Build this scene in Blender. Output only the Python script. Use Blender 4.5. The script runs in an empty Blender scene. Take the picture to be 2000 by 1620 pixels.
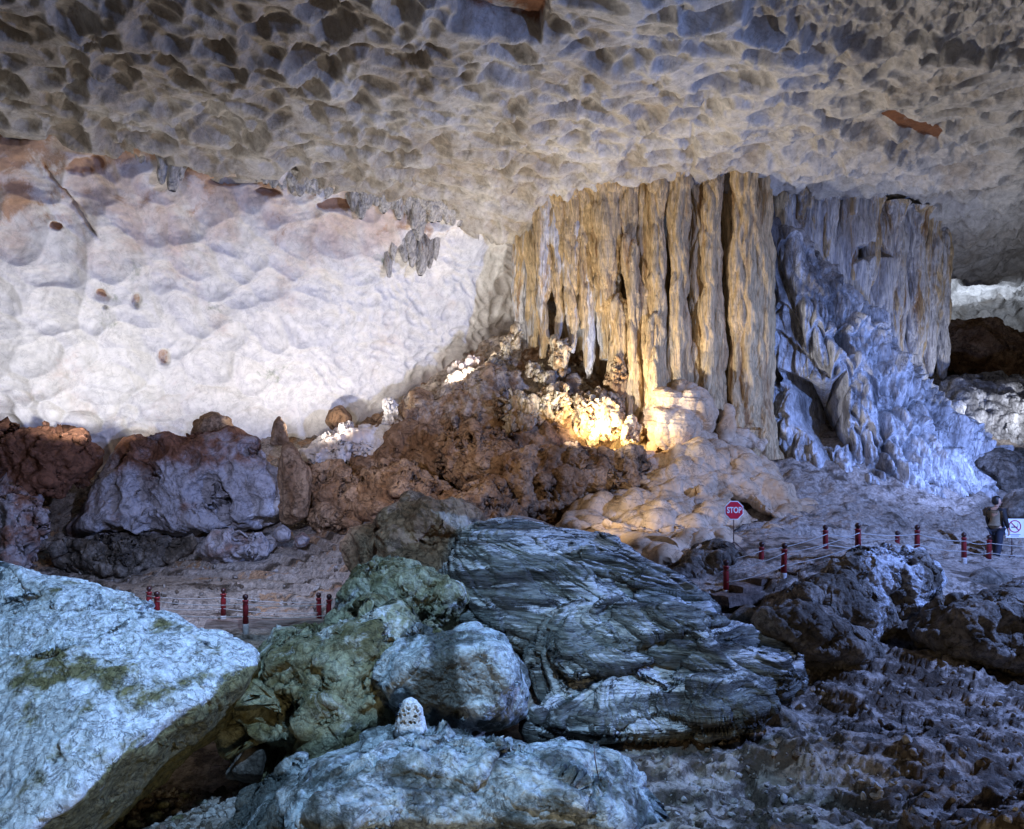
import bpy, bmesh, math
import numpy as np
from mathutils import Vector

# ------------------------------------------------------------------ camera, world, lights
SC = bpy.context.scene
COL = SC.collection
HC = 4.0          # camera height above the lowest cave floor (m)
F = 1430.0        # focal length in photo pixels (photo is 2000 x 1620)
HY = 935.0        # horizon row in the photo

cam_d = bpy.data.cameras.new('camera')
cam = bpy.data.objects.new('camera', cam_d)
COL.objects.link(cam)
cam.location = (0, 0, HC)
cam.rotation_euler = (math.radians(90), 0, 0)
cam_d.sensor_fit = 'HORIZONTAL'
cam_d.sensor_width = 36.0
cam_d.lens = 36.0 * F / 2000.0
cam_d.shift_y = (HY - 810.0) / 2000.0
cam_d.clip_end = 500
SC.camera = cam

w = bpy.data.worlds.new('World')
SC.world = w
w.use_nodes = True
bg = w.node_tree.nodes['Background']
bg.inputs[0].default_value = (0.66, 0.58, 0.50, 1)
bg.inputs[1].default_value = 0.025
SC.view_settings.view_transform = 'Standard'
SC.view_settings.look = 'None'
SC.view_settings.exposure = 0.0
SC.view_settings.gamma = 1.0


def P(px, py, Y):
    return np.array([(px - 1000.0) / F * Y, Y, HC + (HY - py) / F * Y])


def lamp(name, kind, loc, aim, energy, color, size=0.3, angle=120, blend=0.6):
    d = bpy.data.lights.new(name, kind)
    o = bpy.data.objects.new(name, d)
    COL.objects.link(o)
    o.location = loc
    d.energy = energy
    d.color = color
    if kind == 'SPOT':
        d.spot_size = math.radians(angle)
        d.spot_blend = blend
    d.shadow_soft_size = size
    if aim is not None:
        v = Vector(aim) - Vector(loc)
        o.rotation_euler = v.to_track_quat('-Z', 'Y').to_euler()
    return o


# lamps of the show cave behind rocks and ledges, plus added unseen fill lamps
lamp('flood_lamp', 'SPOT', P(612, 868, 25.0), P(560, 300, 26), 900, (1.0, 0.93, 0.86), 0.12, 165, 0.5)
lamp('flood_lamp', 'SPOT', P(120, 840, 21.8), P(200, 560, 25), 760, (1.0, 0.98, 0.95), 0.12, 150, 0.6)
lamp('flood_lamp', 'SPOT', P(890, 735, 26.6), P(850, 560, 30), 380, (1.0, 0.96, 0.94), 0.15, 150, 0.6)
lamp('warm_lamp', 'SPOT', P(1158, 872, 24.0), P(1290, 600, 27), 1250, (1.0, 0.74, 0.38), 0.12, 150, 0.6)
lamp('warm_lamp', 'SPOT', P(1120, 1010, 17.5), P(1400, 880, 24), 620, (1.0, 0.84, 0.66), 0.3, 80, 1.0)
lamp('warm_lamp', 'SPOT', (-3.5, 15.5, 6.5), P(880, 900, 25), 1100, (1.0, 0.80, 0.60), 0.15, 70, 1.0)  # added fill hanging in the open, brightens the brown slope
lamp('blue_lamp', 'SPOT', P(2060, 930, 20.0), P(1680, 760, 26), 1500, (0.28, 0.42, 1.0), 0.15, 110, 0.7)
lamp('blue_lamp', 'SPOT', (24.5, 40.0, 10.5), P(1960, 580, 44), 1500, (0.66, 0.78, 1.0), 0.3, 160, 0.7)
lamp('path_and_fill_lamp', 'SPOT', (14.5, 10.0, 8.5), (7.5, 15, 1.5), 11000, (0.24, 0.40, 1.0), 0.12, 150, 0.6)
lamp('path_and_fill_lamp', 'SPOT', (1.0, 3.0, 12.0), P(450, 1350, 9), 7200, (0.34, 0.60, 1.0), 0.15, 75, 0.8)
lamp('path_and_fill_lamp', 'SPOT', (-5.0, 13.5, 5.2), P(400, 1000, 22), 2000, (0.50, 0.58, 1.0), 0.12, 120, 0.8)  # added unseen lamp to brighten the left rocks
lamp('path_and_fill_lamp', 'POINT', (0.8, 1.0, 2.4), None, 400, (1.0, 0.82, 0.50), 0.3)  # added warm fill near the camera for the foreground undersides, no real lamp
lamp('ceiling_lamp', 'SPOT', P(1085, 862, 22.6), P(1350, 250, 22), 1900, (1.0, 0.975, 0.95), 0.12, 165, 0.6)
lamp('ceiling_lamp', 'SPOT', P(2060, 860, 25.0), P(1900, 400, 28), 900, (0.86, 0.90, 1.0), 0.12, 160, 0.6)


# ------------------------------------------------------------------ numpy noise
def _h(ix, iy, iz, seed):
    with np.errstate(over='ignore'):
        h = (ix.astype(np.uint32) * np.uint32(73856093)) ^ (iy.astype(np.uint32) * np.uint32(19349663)) \
            ^ (iz.astype(np.uint32) * np.uint32(83492791)) ^ np.uint32((seed * 2654435761) & 0xffffffff)
        h = (h ^ (h >> np.uint32(15))) * np.uint32(2246822519)
        h = (h ^ (h >> np.uint32(13))) * np.uint32(3266489917)
        h = h ^ (h >> np.uint32(16))
    return h


def _r(h):
    return (h & np.uint32(0xffffff)).astype(np.float32) / np.float32(16777215.0)


def noise3(p, seed=0):
    """gradient noise, about -1..1"""
    q = np.floor(p)
    f = (p - q).astype(np.float32)
    i = q.astype(np.int64)
    u = f * f * f * (f * (f * 6 - 15) + 10)
    out = 0
    for dx in (0, 1):
        for dy in (0, 1):
            for dz in (0, 1):
                h = _h(i[:, 0] + dx, i[:, 1] + dy, i[:, 2] + dz, seed)
                gx = _r(h) * 2 - 1
                gy = _r(h * np.uint32(747796405) + np.uint32(1)) * 2 - 1
                gz = _r((h ^ np.uint32(0x5bd1e995)) * np.uint32(2891336453)) * 2 - 1
                d = gx * (f[:, 0] - dx) + gy * (f[:, 1] - dy) + gz * (f[:, 2] - dz)
                wx = u[:, 0] if dx else 1 - u[:, 0]
                wy = u[:, 1] if dy else 1 - u[:, 1]
                wz = u[:, 2] if dz else 1 - u[:, 2]
                out = out + d * wx * wy * wz
    return out * 1.6


def fbm(p, freq, octs=4, seed=0, gain=0.5, ridged=False):
    s = 0
    a = 1.0
    tot = 0
    for k in range(octs):
        n = noise3(p * (freq * 2.03 ** k) + 17.3 * k, seed + k * 7)
        if ridged:
            n = 1 - 2 * np.abs(n)
        s = s + a * n
        tot += a
        a *= gain
    return s / tot


def cells(p, seed=0, skew=(0, 0, 0), wt=0.25):
    """lower envelope of paraboloids: smooth pits with sharp rims; returns height, cell hash"""
    q = np.floor(p)
    f = (p - q).astype(np.float32)
    i = q.astype(np.int64)
    best = np.full(len(p), 9.0, np.float32)
    bid = np.zeros(len(p), np.float32)
    flat = np.ptp(p[:, 2]) == 0
    for dx in (-1, 0, 1):
        for dy in (-1, 0, 1):
            for dz in ((0,) if flat else (-1, 0, 1)):
                h = _h(i[:, 0] + dx, i[:, 1] + dy, i[:, 2] + dz, seed)
                a = _r(h)
                b = _r(h * np.uint32(747796405) + np.uint32(1))
                c = _r((h ^ np.uint32(0x5bd1e995)) * np.uint32(2891336453))
                e = _r((h ^ np.uint32(0x1234567)) * np.uint32(2654435761))
                vx = dx + a - f[:, 0]
                vy = dy + b - f[:, 1]
                vz = 0 if flat else dz + c - f[:, 2]
                d2 = vx * vx + vy * vy + vz * vz
                if any(skew):
                    d = np.sqrt(d2) + 1e-6
                    d2 = d2 * (1 + (skew[0] * vx + skew[1] * vy + skew[2] * vz) / d)
                d2 = d2 + e * wt
                m = d2 < best
                best = np.where(m, d2, best)
                bid = np.where(m, e, bid)
    return best, bid


def sstep(a, b, x):
    t = np.clip((x - a) / (b - a), 0, 1)
    return t * t * (3 - 2 * t)


def poly_mask(px, py, poly, soft=8.0):
    """signed soft inside mask of a polygon"""
    n = len(poly)
    inside = np.zeros(px.shape, bool)
    dist = np.full(px.shape, 1e9)
    for i in range(n):
        x0, y0 = poly[i]
        x1, y1 = poly[(i + 1) % n]
        c = ((y0 > py) != (y1 > py)) & (px < (x1 - x0) * (py - y0) / ((y1 - y0) or 1e-9) + x0)
        inside ^= c
        L = (x1 - x0) ** 2 + (y1 - y0) ** 2
        t = np.clip(((px - x0) * (x1 - x0) + (py - y0) * (y1 - y0)) / L, 0, 1)
        dist = np.minimum(dist, np.hypot(px - x0 - t * (x1 - x0), py - y0 - t * (y1 - y0)))
    s = np.where(inside, dist, -dist)
    return sstep(-soft, soft, s)


def pix(p):
    return 1000 + p[:, 0] / p[:, 1] * F, HY - (p[:, 2] - HC) / p[:, 1] * F


# ------------------------------------------------------------------ meshes
def normals(V, Q):
    a = V[Q[:, 2]] - V[Q[:, 0]]
    b = V[Q[:, 3]] - V[Q[:, 1]]
    n = np.cross(a, b)
    N = np.zeros_like(V)
    for k in range(4):
        for c in range(3):
            N[:, c] += np.bincount(Q[:, k], n[:, c], len(V))
    return N / (np.linalg.norm(N, axis=1, keepdims=True) + 1e-12)


def mesh_obj(name, V, Q, mat, parent=None, attrs=None, smooth=True, origin=None):
    V = np.asarray(V, np.float64)
    if origin is None:
        lo, hi = V.min(0), V.max(0)
        origin = np.array([(lo[0] + hi[0]) / 2, (lo[1] + hi[1]) / 2, lo[2]])
    origin = np.asarray(origin, float)
    me = bpy.data.meshes.new(name)
    me.vertices.add(len(V))
    me.vertices.foreach_set('co', (V - origin).astype(np.float32).ravel())
    Q = np.asarray(Q)
    k = Q.shape[1]
    me.loops.add(Q.size)
    me.loops.foreach_set('vertex_index', Q.astype(np.int32).ravel())
    me.polygons.add(len(Q))
    me.polygons.foreach_set('loop_start', np.arange(0, Q.size, k, dtype=np.int32))
    me.polygons.foreach_set('use_smooth', np.full(len(Q), smooth))
    me.update()
    if attrs:
        for an, av in attrs.items():
            at = me.attributes.new(an, 'FLOAT', 'POINT')
            at.data.foreach_set('value', np.asarray(av, np.float32))
    me.materials.append(mat)
    o = bpy.data.objects.new(name, me)
    COL.objects.link(o)
    o.location = origin
    if parent is not None:
        o.parent = parent
        po = np.array(parent.location)
        o.location = origin - po
    return o


def tag(o, label=None, cat=None, group=None, kind=None):
    if label:
        o['label'] = label
    if cat:
        o['category'] = cat
    if group:
        o['group'] = group
    if kind:
        o['kind'] = kind
    return o


def empty(name, loc, label, cat, group=None):
    o = bpy.data.objects.new(name, None)
    COL.objects.link(o)
    o.location = loc
    o.empty_display_size = 0.2
    return tag(o, label, cat, group)


def grid_quads(n, m, wrap=False):
    i = np.arange(n - 1)[:, None]
    mm = m if wrap else m - 1
    j = np.arange(mm)[None, :]
    j2 = (j + 1) % m
    a = i * m + j
    b = i * m + j2
    return np.stack([a, b, b + m, a + m], -1).reshape(-1, 4)


_CS = {}


def cube_sphere(n):
    if n in _CS:
        return _CS[n]
    t = np.tan(np.linspace(-1, 1, n) * math.pi / 4)
    A, B = np.meshgrid(t, t, indexing='ij')
    A, B = A.ravel(), B.ravel()
    O = np.ones_like(A)
    faces = [(O, A, B), (-O, B, A), (B, O, A), (A, -O, B), (A, B, O), (B, A, -O)]
    V = np.concatenate([np.stack(f, 1) for f in faces])
    q = grid_quads(n, n)
    Q = np.concatenate([q + k * n * n for k in range(6)])
    key = np.round(V * 1e5).astype(np.int64)
    _, idx, inv = np.unique(key, axis=0, return_index=True, return_inverse=True)
    V = V[idx]
    V /= np.linalg.norm(V, axis=1, keepdims=True)
    Q = inv.reshape(-1)[Q]
    # outward orientation
    n_ = normals(V, Q)
    fl = (np.cross(V[Q[:, 2]] - V[Q[:, 0]], V[Q[:, 3]] - V[Q[:, 1]]) * V[Q].mean(1)).sum(1) < 0
    Q[fl] = Q[fl][:, ::-1]
    _CS[n] = (V, Q)
    return _CS[n]


def hull_planes(pts):
    bm = bmesh.new()
    for p in pts:
        bm.verts.new(p)
    bmesh.ops.convex_hull(bm, input=bm.verts[:])
    bm.normal_update()
    c = np.mean([v.co[:] for v in bm.verts if v.link_faces], axis=0)
    out = []
    for f in bm.faces:
        nn = np.array(f.normal[:])
        d = float(np.dot(nn, np.array(f.verts[0].co[:]) - c))
        if d < 0:
            nn, d = -nn, -d
        if d > 1e-4:
            out.append((nn, d))
    bm.free()
    return c, out


def displace(V, Q, ops, seed):
    for op in ops:
        kind, amp = op[0], op[1]
        N = normals(V, Q)
        if kind == 'fbm':
            d = amp * fbm(V, op[2], op[3] if len(op) > 3 else 4, seed)
        elif kind == 'ridge':
            d = amp * fbm(V, op[2], op[3] if len(op) > 3 else 4, seed + 31, ridged=True)
        elif kind == 'warp':       # push in all three directions
            dv = np.stack([fbm(V, op[2], 3, seed + 5 + k) for k in range(3)], 1)
            V = V + amp * dv
            seed += 1
            continue
        elif kind == 'pits':
            sc = np.array(op[3]) if len(op) > 3 else np.ones(3)
            wv = V + 0.25 / op[2] * np.stack([noise3(V * op[2] * .8, seed + k) for k in range(3)], 1)
            h, _ = cells(wv * op[2] * sc, seed + 3)
            d = amp * (np.minimum(h, 0.8) - 0.3)
        elif kind == 'hollow':     # separate round hollows with a crisp rim
            sc = np.array(op[3]) if len(op) > 3 else np.ones(3)
            wv = V + 0.25 / op[2] * np.stack([noise3(V * op[2] * .8, seed + k) for k in range(3)], 1)
            h, _ = cells(wv * op[2] * sc, seed + 43, wt=0.2)
            d = -amp * np.maximum(0.36 - h, 0)
        elif kind == 'lobes':
            sc = np.array(op[3]) if len(op) > 3 else np.ones(3)
            wv = V + 0.3 / op[2] * np.stack([noise3(V * op[2] * .7, seed + k) for k in range(3)], 1)
            h, _ = cells(wv * op[2] * sc, seed + 9)
            d = -amp * (np.minimum(h, 1.0) - 0.3)
        elif kind == 'blocks':     # fractured facets
            wv = V + 0.2 / op[2] * np.stack([noise3(V * op[2], seed + k) for k in range(3)], 1)
            sc = np.array(op[3]) if len(op) > 3 else np.ones(3)
            _, b = cells(wv * op[2] * sc, seed + 13)
            d = amp * (b * 4 % 1 - 0.5)
        elif kind == 'facets':     # tilted broken planes: amp, freq
            sc = np.array(op[3]) if len(op) > 3 else np.ones(3)
            wv = (V + 0.25 / op[2] * np.stack([noise3(V * op[2], seed + k) for k in range(3)], 1)) * op[2] * sc
            _, b = cells(wv, seed + 17)
            hb = (b * 9973) % 1
            ang = hb * 6.2831
            gx, gy, gz_ = np.cos(ang), np.sin(ang), np.cos(b * 57.0)
            fr_ = V * op[2]
            wave = noise3(fr_ * 0.45, seed + 8)
            loc = (fr_ @ np.array([.7, .3, .6])) % 1.0
            d = amp * ((hb - .5) + 0.9 * (gx * np.sin(fr_[:, 0] * 1.4 + b * 9) + gy * np.sin(fr_[:, 1] * 1.4 + b * 5) + gz_ * np.sin(fr_[:, 2] * 1.4 + b * 7)) * .5 + .3 * wave)
        elif kind == 'strata':     # op: amp, layer thickness, dip vector
            dip = np.array(op[3], float)
            dip /= np.linalg.norm(dip)
            t = V @ dip / op[2] + 0.5 * fbm(V, 0.30 / (op[2] * 3), 3, seed + 21)
            k = np.floor(t)
            f = t - k
            h0 = _r(_h(k.astype(np.int64), k.astype(np.int64) * 0, k.astype(np.int64) * 0, seed + 2))
            h1 = _r(_h(k.astype(np.int64) + 1, k.astype(np.int64) * 0, k.astype(np.int64) * 0, seed + 2))
            s = sstep(0.72, 1.0, f)
            v = h0 * (1 - s) + h1 * s
            d = amp * ((v - 0.5) + 0.25 * (f - 0.5)) * (0.65 + 0.5 * noise3(V * 0.9, seed + 4))
        V = V + N * d[:, None]
        seed += 1
    return V


def rock(name, outline, Y, mat, label=None, cat='rock', group=None, df=1.0, db=1.2, tilt=0.0, ops=(), seed=1,
         n=70, shrink=0.62, k=14, extra=(), parent=None, attr=None, bottom=None):
    """solid rock: closed volume from an outline with a real distance and thickness"""
    ol = np.array(outline, float)
    cx, cy = ol.mean(0)
    hh = max(1.0, np.ptp(ol[:, 1]) / 2)
    pts = []
    for (px, py) in ol:
        t = (cy - py) / hh
        pts.append(P(px, py, Y + tilt * t))
        qx, qy = cx + (px - cx) * shrink, cy + (py - cy) * shrink
        tq = (cy - qy) / hh
        pts.append(P(qx, qy, Y + tilt * tq - df))
        qx, qy = cx + (px - cx) * .8, cy + (py - cy) * .8
        pts.append(P(qx, qy, Y + tilt * (cy - qy) / hh + db) * np.array([1, 1, 1]))
    for e in extra:
        pts.append(P(*e))
    c, pl = hull_planes(pts)
    D, Q = cube_sphere(n)
    acc = np.zeros(len(D))
    for nn, d in pl:
        acc += np.maximum(D @ nn / d, 0) ** k
    r = acc ** (-1.0 / k)
    V = c + D * r[:, None]
    V = displace(V, Q, ops, seed)
    at = None
    if attr is not None:
        at = attr(V, normals(V, Q))
    o = mesh_obj(name, V, Q, mat, parent, at)
    if label:
        tag(o, label, cat, group)
    return o


# ------------------------------------------------------------------ materials
def newmat(name):
    m = bpy.data.materials.new(name)
    m.use_nodes = True
    nt = m.node_tree
    return m, nt, nt.nodes['Principled BSDF']


def rockmat(name, c0, c1, c2=None, scale=1.5, bump=0.35, rough=0.85, stretch=(1, 1, 1), c2lo=0.58, spread=0.12,
            bump_scale=9.0, fine=0.35, bdist=0.05, cut=0.5, vein=0.45, c3=None):
    m, nt, bs = newmat(name)
    N, L = nt.nodes, nt.links

    def nd(t, **kw):
        x = N.new(t)
        for a, b in kw.items():
            setattr(x, a, b)
        return x
    geo = nd('ShaderNodeNewGeometry')
    mp = nd('ShaderNodeMapping')
    mp.inputs['Scale'].default_value = stretch
    L.new(geo.outputs['Position'], mp.inputs['Vector'])

    def noise(sc, det=6, ro=0.6, dist=0.0):
        x = nd('ShaderNodeTexNoise')
        x.inputs['Scale'].default_value = sc
        x.inputs['Detail'].default_value = det
        x.inputs['Roughness'].default_value = ro
        x.inputs['Distortion'].default_value = dist
        L.new(mp.outputs[0], x.inputs['Vector'])
        return x

    def math_(op, a, b, clamp=False):
        x = nd('ShaderNodeMath', operation=op, use_clamp=clamp)
        for i, v in enumerate((a, b)):
            if isinstance(v, (int, float)):
                x.inputs[i].default_value = v
            else:
                L.new(v, x.inputs[i])
        return x.outputs[0]

    def mixc(f, a, b, bt='MIX'):
        x = nd('ShaderNodeMix', data_type='RGBA', blend_type=bt)
        if isinstance(f, (int, float)):
            x.inputs[0].default_value = f
        else:
            L.new(f, x.inputs[0])
        for i, v in ((6, a), (7, b)):
            if isinstance(v, tuple):
                x.inputs[i].default_value = (*v, 1)
            else:
                L.new(v, x.inputs[i])
        return x.outputs[2]

    def rng(v, lo, hi, a=0.0, b=1.0):
        x = nd('ShaderNodeMapRange')
        x.interpolation_type = 'SMOOTHSTEP'
        L.new(v, x.inputs[0])
        for i, q in enumerate((lo, hi, a, b)):
            x.inputs[i + 1].default_value = q
        return x.outputs[0]
    n1 = noise(scale, 9, 0.66, 0.25)
    a = nd('ShaderNodeAttribute', attribute_name='a')
    fa = math_('ADD', n1.outputs[0], a.outputs['Fac'])
    col = mixc(rng(fa, cut - spread, cut + spread), c0, c1)
    if c2 is not None:
        n2 = noise(scale * 0.63 + 0.31, 8, 0.7, 0.5)
        b = nd('ShaderNodeAttribute', attribute_name='b')
        fb = math_('ADD', n2.outputs[0], b.outputs['Fac'])
        col = mixc(rng(fb, c2lo, c2lo + spread), col, c2)
    if c3 is not None:
        c_ = nd('ShaderNodeAttribute', attribute_name='c')
        nn = noise(scale * 2.3, 8, 0.7, 0.3)
        col = mixc(rng(math_('ADD', nn.outputs[0], c_.outputs['Fac']), 0.72, 0.92), col, c3)
    n3 = noise(bump_scale, 10, 0.72)
    v = rng(n3.outputs[0], 0.3, 0.7, 1 - fine, 1 + fine)
    cv = nd('ShaderNodeCombineXYZ')
    for i in range(3):
        L.new(v, cv.inputs[i])
    x = nd('ShaderNodeMix', data_type='RGBA', blend_type='MULTIPLY')
    x.inputs[0].default_value = 1
    L.new(col, x.inputs[6])
    L.new(cv.outputs[0], x.inputs[7])
    n4 = noise(scale * 1.7 + .5, 7, 0.62, 0.9)
    dv = math_('ABSOLUTE', math_('SUBTRACT', n4.outputs[0], 0.5), 0)
    vn = rng(dv, 0.0, 0.022, 1 - vein, 1.0)
    cv2 = nd('ShaderNodeCombineXYZ')
    for i in range(3):
        L.new(vn, cv2.inputs[i])
    x2 = nd('ShaderNodeMix', data_type='RGBA', blend_type='MULTIPLY')
    x2.inputs[0].default_value = 1
    L.new(x.outputs[2], x2.inputs[6])
    L.new(cv2.outputs[0], x2.inputs[7])
    L.new(x2.outputs[2], bs.inputs['Base Color'])
    vo = nd('ShaderNodeTexVoronoi', feature='DISTANCE_TO_EDGE')
    vo.inputs['Scale'].default_value = bump_scale * 0.35
    wp = nd('ShaderNodeVectorMath', operation='ADD')
    L.new(mp.outputs[0], wp.inputs[0])
    sc_ = nd('ShaderNodeVectorMath', operation='SCALE')
    sc_.inputs['Scale'].default_value = 0.25
    L.new(n1.outputs['Color'], sc_.inputs[0])
    L.new(sc_.outputs[0], wp.inputs[1])
    L.new(wp.outputs[0], vo.inputs['Vector'])
    cr = rng(vo.outputs[0], 0.0, 0.12)
    hsum = math_('ADD', n3.outputs[0], math_('MULTIPLY', cr, 0.25))
    hsum = math_('ADD', hsum, math_('MULTIPLY', n1.outputs[0], 0.8))
    hsum = math_('ADD', hsum, math_('MULTIPLY', vn, 0.4))
    bp = nd('ShaderNodeBump')
    bp.inputs['Strength'].default_value = bump
    bp.inputs['Distance'].default_value = bdist
    L.new(hsum, bp.inputs['Height'])
    L.new(bp.outputs[0], bs.inputs['Normal'])
    bs.inputs['Roughness'].default_value = rough
    bs.inputs['Specular IOR Level'].default_value = 0.3
    return m


def plain(name, c, rough=0.5, var=0.15, scale=12.0, bump=0.1, metal=0.0):
    m, nt, bs = newmat(name)
    N, L = nt.nodes, nt.links
    tc = N.new('ShaderNodeTexCoord')
    n = N.new('ShaderNodeTexNoise')
    n.inputs['Scale'].default_value = scale
    n.inputs['Detail'].default_value = 6
    L.new(tc.outputs['Object'], n.inputs['Vector'])
    r = N.new('ShaderNodeValToRGB')
    r.color_ramp.elements[0].position = .3
    r.color_ramp.elements[1].position = .7
    r.color_ramp.elements[0].color = (*[x * (1 - var) for x in c], 1)
    r.color_ramp.elements[1].color = (*[min(1, x * (1 + var)) for x in c], 1)
    L.new(n.outputs[0], r.inputs[0])
    L.new(r.outputs[0], bs.inputs['Base Color'])
    b = N.new('ShaderNodeBump')
    b.inputs['Strength'].default_value = bump
    b.inputs['Distance'].default_value = 0.01
    L.new(n.outputs[0], b.inputs['Height'])
    L.new(b.outputs[0], bs.inputs['Normal'])
    bs.inputs['Roughness'].default_value = rough
    bs.inputs['Metallic'].default_value = metal
    return m


M = {}
M['ceiling'] = rockmat('ceiling_limestone', (0.31, 0.265, 0.215), (0.50, 0.475, 0.445), (0.20, 0.085, 0.04), scale=0.45,
                       bump=0.6, c2lo=0.80, spread=0.16, bump_scale=4.0, fine=0.22, bdist=0.12, vein=0.2)
M['wall'] = rockmat('wall_limestone', (0.62, 0.50, 0.43), (0.76, 0.73, 0.69), (0.46, 0.29, 0.19), scale=0.5,
                    bump=0.45, c2lo=0.62, spread=0.14, bump_scale=3.5, fine=0.16, bdist=0.12, vein=0.16,
                    c3=(0.27, 0.30, 0.21))
M['ground'] = rockmat('cave_floor', (0.10, 0.075, 0.055), (0.40, 0.34, 0.29), (0.42, 0.26, 0.15), scale=1.6, bump=0.8,
                      c2lo=0.75, bump_scale=9, bdist=0.08, spread=0.08, fine=0.4)
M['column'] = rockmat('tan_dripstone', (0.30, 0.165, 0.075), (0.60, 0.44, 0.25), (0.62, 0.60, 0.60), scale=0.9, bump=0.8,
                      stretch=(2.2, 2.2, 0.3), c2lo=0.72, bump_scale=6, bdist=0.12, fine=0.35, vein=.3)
M['bluish'] = rockmat('grey_flowstone', (0.17, 0.165, 0.17), (0.54, 0.54, 0.56), (0.12, 0.10, 0.08), scale=0.9, bump=0.8,
                      stretch=(1.5, 1.5, 0.6), c2lo=0.66, bump_scale=6, bdist=0.1, fine=0.35)
M['mound'] = rockmat('beige_flowstone', (0.46, 0.32, 0.20), (0.60, 0.46, 0.33), (0.32, 0.19, 0.11), scale=0.8, bump=0.35,
                     c2lo=0.70, bump_scale=7, bdist=0.05, fine=0.12)
M['brown'] = rockmat('brown_earth_rock', (0.24, 0.135, 0.07), (0.44, 0.29, 0.175), (0.54, 0.45, 0.36), scale=1.0, bump=0.9,
                     c2lo=0.68, bump_scale=5, bdist=0.12, fine=0.35)
M['slab'] = rockmat('purple_grey_rock', (0.20, 0.09, 0.05), (0.40, 0.38, 0.40), (0.70, 0.70, 0.74), scale=0.9, bump=0.7,
                    c2lo=0.60, bump_scale=5, bdist=0.1, fine=0.3)
M['pale'] = rockmat('pale_limestone', (0.10, 0.11, 0.10), (0.52, 0.58, 0.60), (0.70, 0.75, 0.76), scale=1.7, bump=1.0,
                    c2lo=0.56, bump_scale=11, bdist=0.06, fine=0.4, spread=0.08, cut=0.49)
M['olive'] = rockmat('olive_crag', (0.14, 0.125, 0.055), (0.34, 0.345, 0.23), (0.58, 0.60, 0.56), scale=2.0, bump=0.9,
                     c2lo=0.58, bump_scale=12, bdist=0.05, fine=0.4, spread=0.10)
M['layer'] = rockmat('layered_grey_rock', (0.06, 0.055, 0.048), (0.24, 0.25, 0.225), (0.66, 0.67, 0.66), scale=1.3, bump=0.95,
                     stretch=(0.32, 0.45, 3.4), c2lo=0.57, bump_scale=9, bdist=0.06, fine=0.45, spread=0.09, vein=.6)
M['dark'] = rockmat('dark_boulder', (0.09, 0.075, 0.06), (0.23, 0.20, 0.17), (0.52, 0.52, 0.54), scale=1.5, bump=0.9,
                    c2lo=0.60, bump_scale=9, bdist=0.06, fine=0.4, spread=0.09)


# ------------------------------------------------------------------ ground
gpts = [(1300, 1620, 6.8), (2000, 1620, 6.8), (1700, 1450, 9), (1600, 1300, 12.5), (2000, 1300, 12.5), (1450, 1200, 14.5),
        (1600, 1150, 15.2), (1800, 1110, 17), (1940, 1101, 19.2), (2100, 1098, 19.2), (1540, 1135, 15.3), (1418, 1165, 15.3),
        (1680, 1092, 15.8), (1300, 1160, 16), (640, 1225, 16), (437, 1213, 16.8), (480, 1230, 15.4), (250, 1230, 16),
        (0, 1240, 16), (300, 1150, 19), (600, 1130, 20), (200, 1085, 23.5), (600, 1062, 23), (700, 1040, 22),
        (300, 1600, 9), (0, 1600, 8.5), (500, 1500, 10), (700, 1700, 6), (200, 1700, 6), (1600, 1040, 20), (1500, 1050, 19),
        (1433, 1076, 17), (1800, 1032, 22), (1950, 945, 25), (1700, 925, 24.5), (1500, 880, 26), (2000, 800, 30),
        (2200, 1100, 17), (1900, 750, 33), (1300, 1075, 18), (1100, 1060, 20), (800, 1000, 24), (600, 900, 28), (0, 900, 27),
        (300, 880, 27), (1000, 1000, 16.5), (-300, 1240, 16), (-300, 1500, 9), (2400, 1300, 12), (2500, 900, 30),
        (2600, 800, 42), (-400, 860, 30), (1000, 700, 42), (1900, 760, 42), (900, 1300, 12), (1300, 1400, 10)]
G = np.array([P(*g) for g in gpts] + [(5, 24, 2.6), (4, 21.5, 1.9), (7, 22.5, 2.6), (2.5, 20, 1.6)])


def _tps(r2):
    return np.where(r2 > 1e-12, r2 * np.log(np.maximum(r2, 1e-12)) * 0.5, 0)


_n = len(G)
_K = _tps(((G[:, None, :2] - G[None, :, :2]) ** 2).sum(-1)) + np.eye(_n) * 0.6
_Pm = np.hstack([np.ones((_n, 1)), G[:, :2]])
_A = np.block([[_K, _Pm], [_Pm.T, np.zeros((3, 3))]])
_W = np.linalg.solve(_A, np.concatenate([G[:, 2], np.zeros(3)]))


def ground_z(x, y):
    x = np.atleast_1d(np.asarray(x, float))
    y = np.atleast_1d(np.asarray(y, float))
    z = _W[_n] + _W[_n + 1] * x + _W[_n + 2] * y
    for i in range(_n):
        z = z + _W[i] * _tps((x - G[i, 0]) ** 2 + (y - G[i, 1]) ** 2)
    return z


def gz(x, y):
    return float(ground_z(x, y)[0])


nr, nc = 620, 760
yy = 3.2 * (46 / 3.2) ** np.linspace(0, 1, nr)
uu = np.linspace(-1.05, 1.05, nc)
Yg = np.repeat(yy, nc)
Xg = (yy[:, None] * uu[None, :]).ravel()
Zg = ground_z(Xg, Yg)
V = np.stack([Xg, Yg, Zg], 1)
px_, py_ = pix(V)
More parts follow.
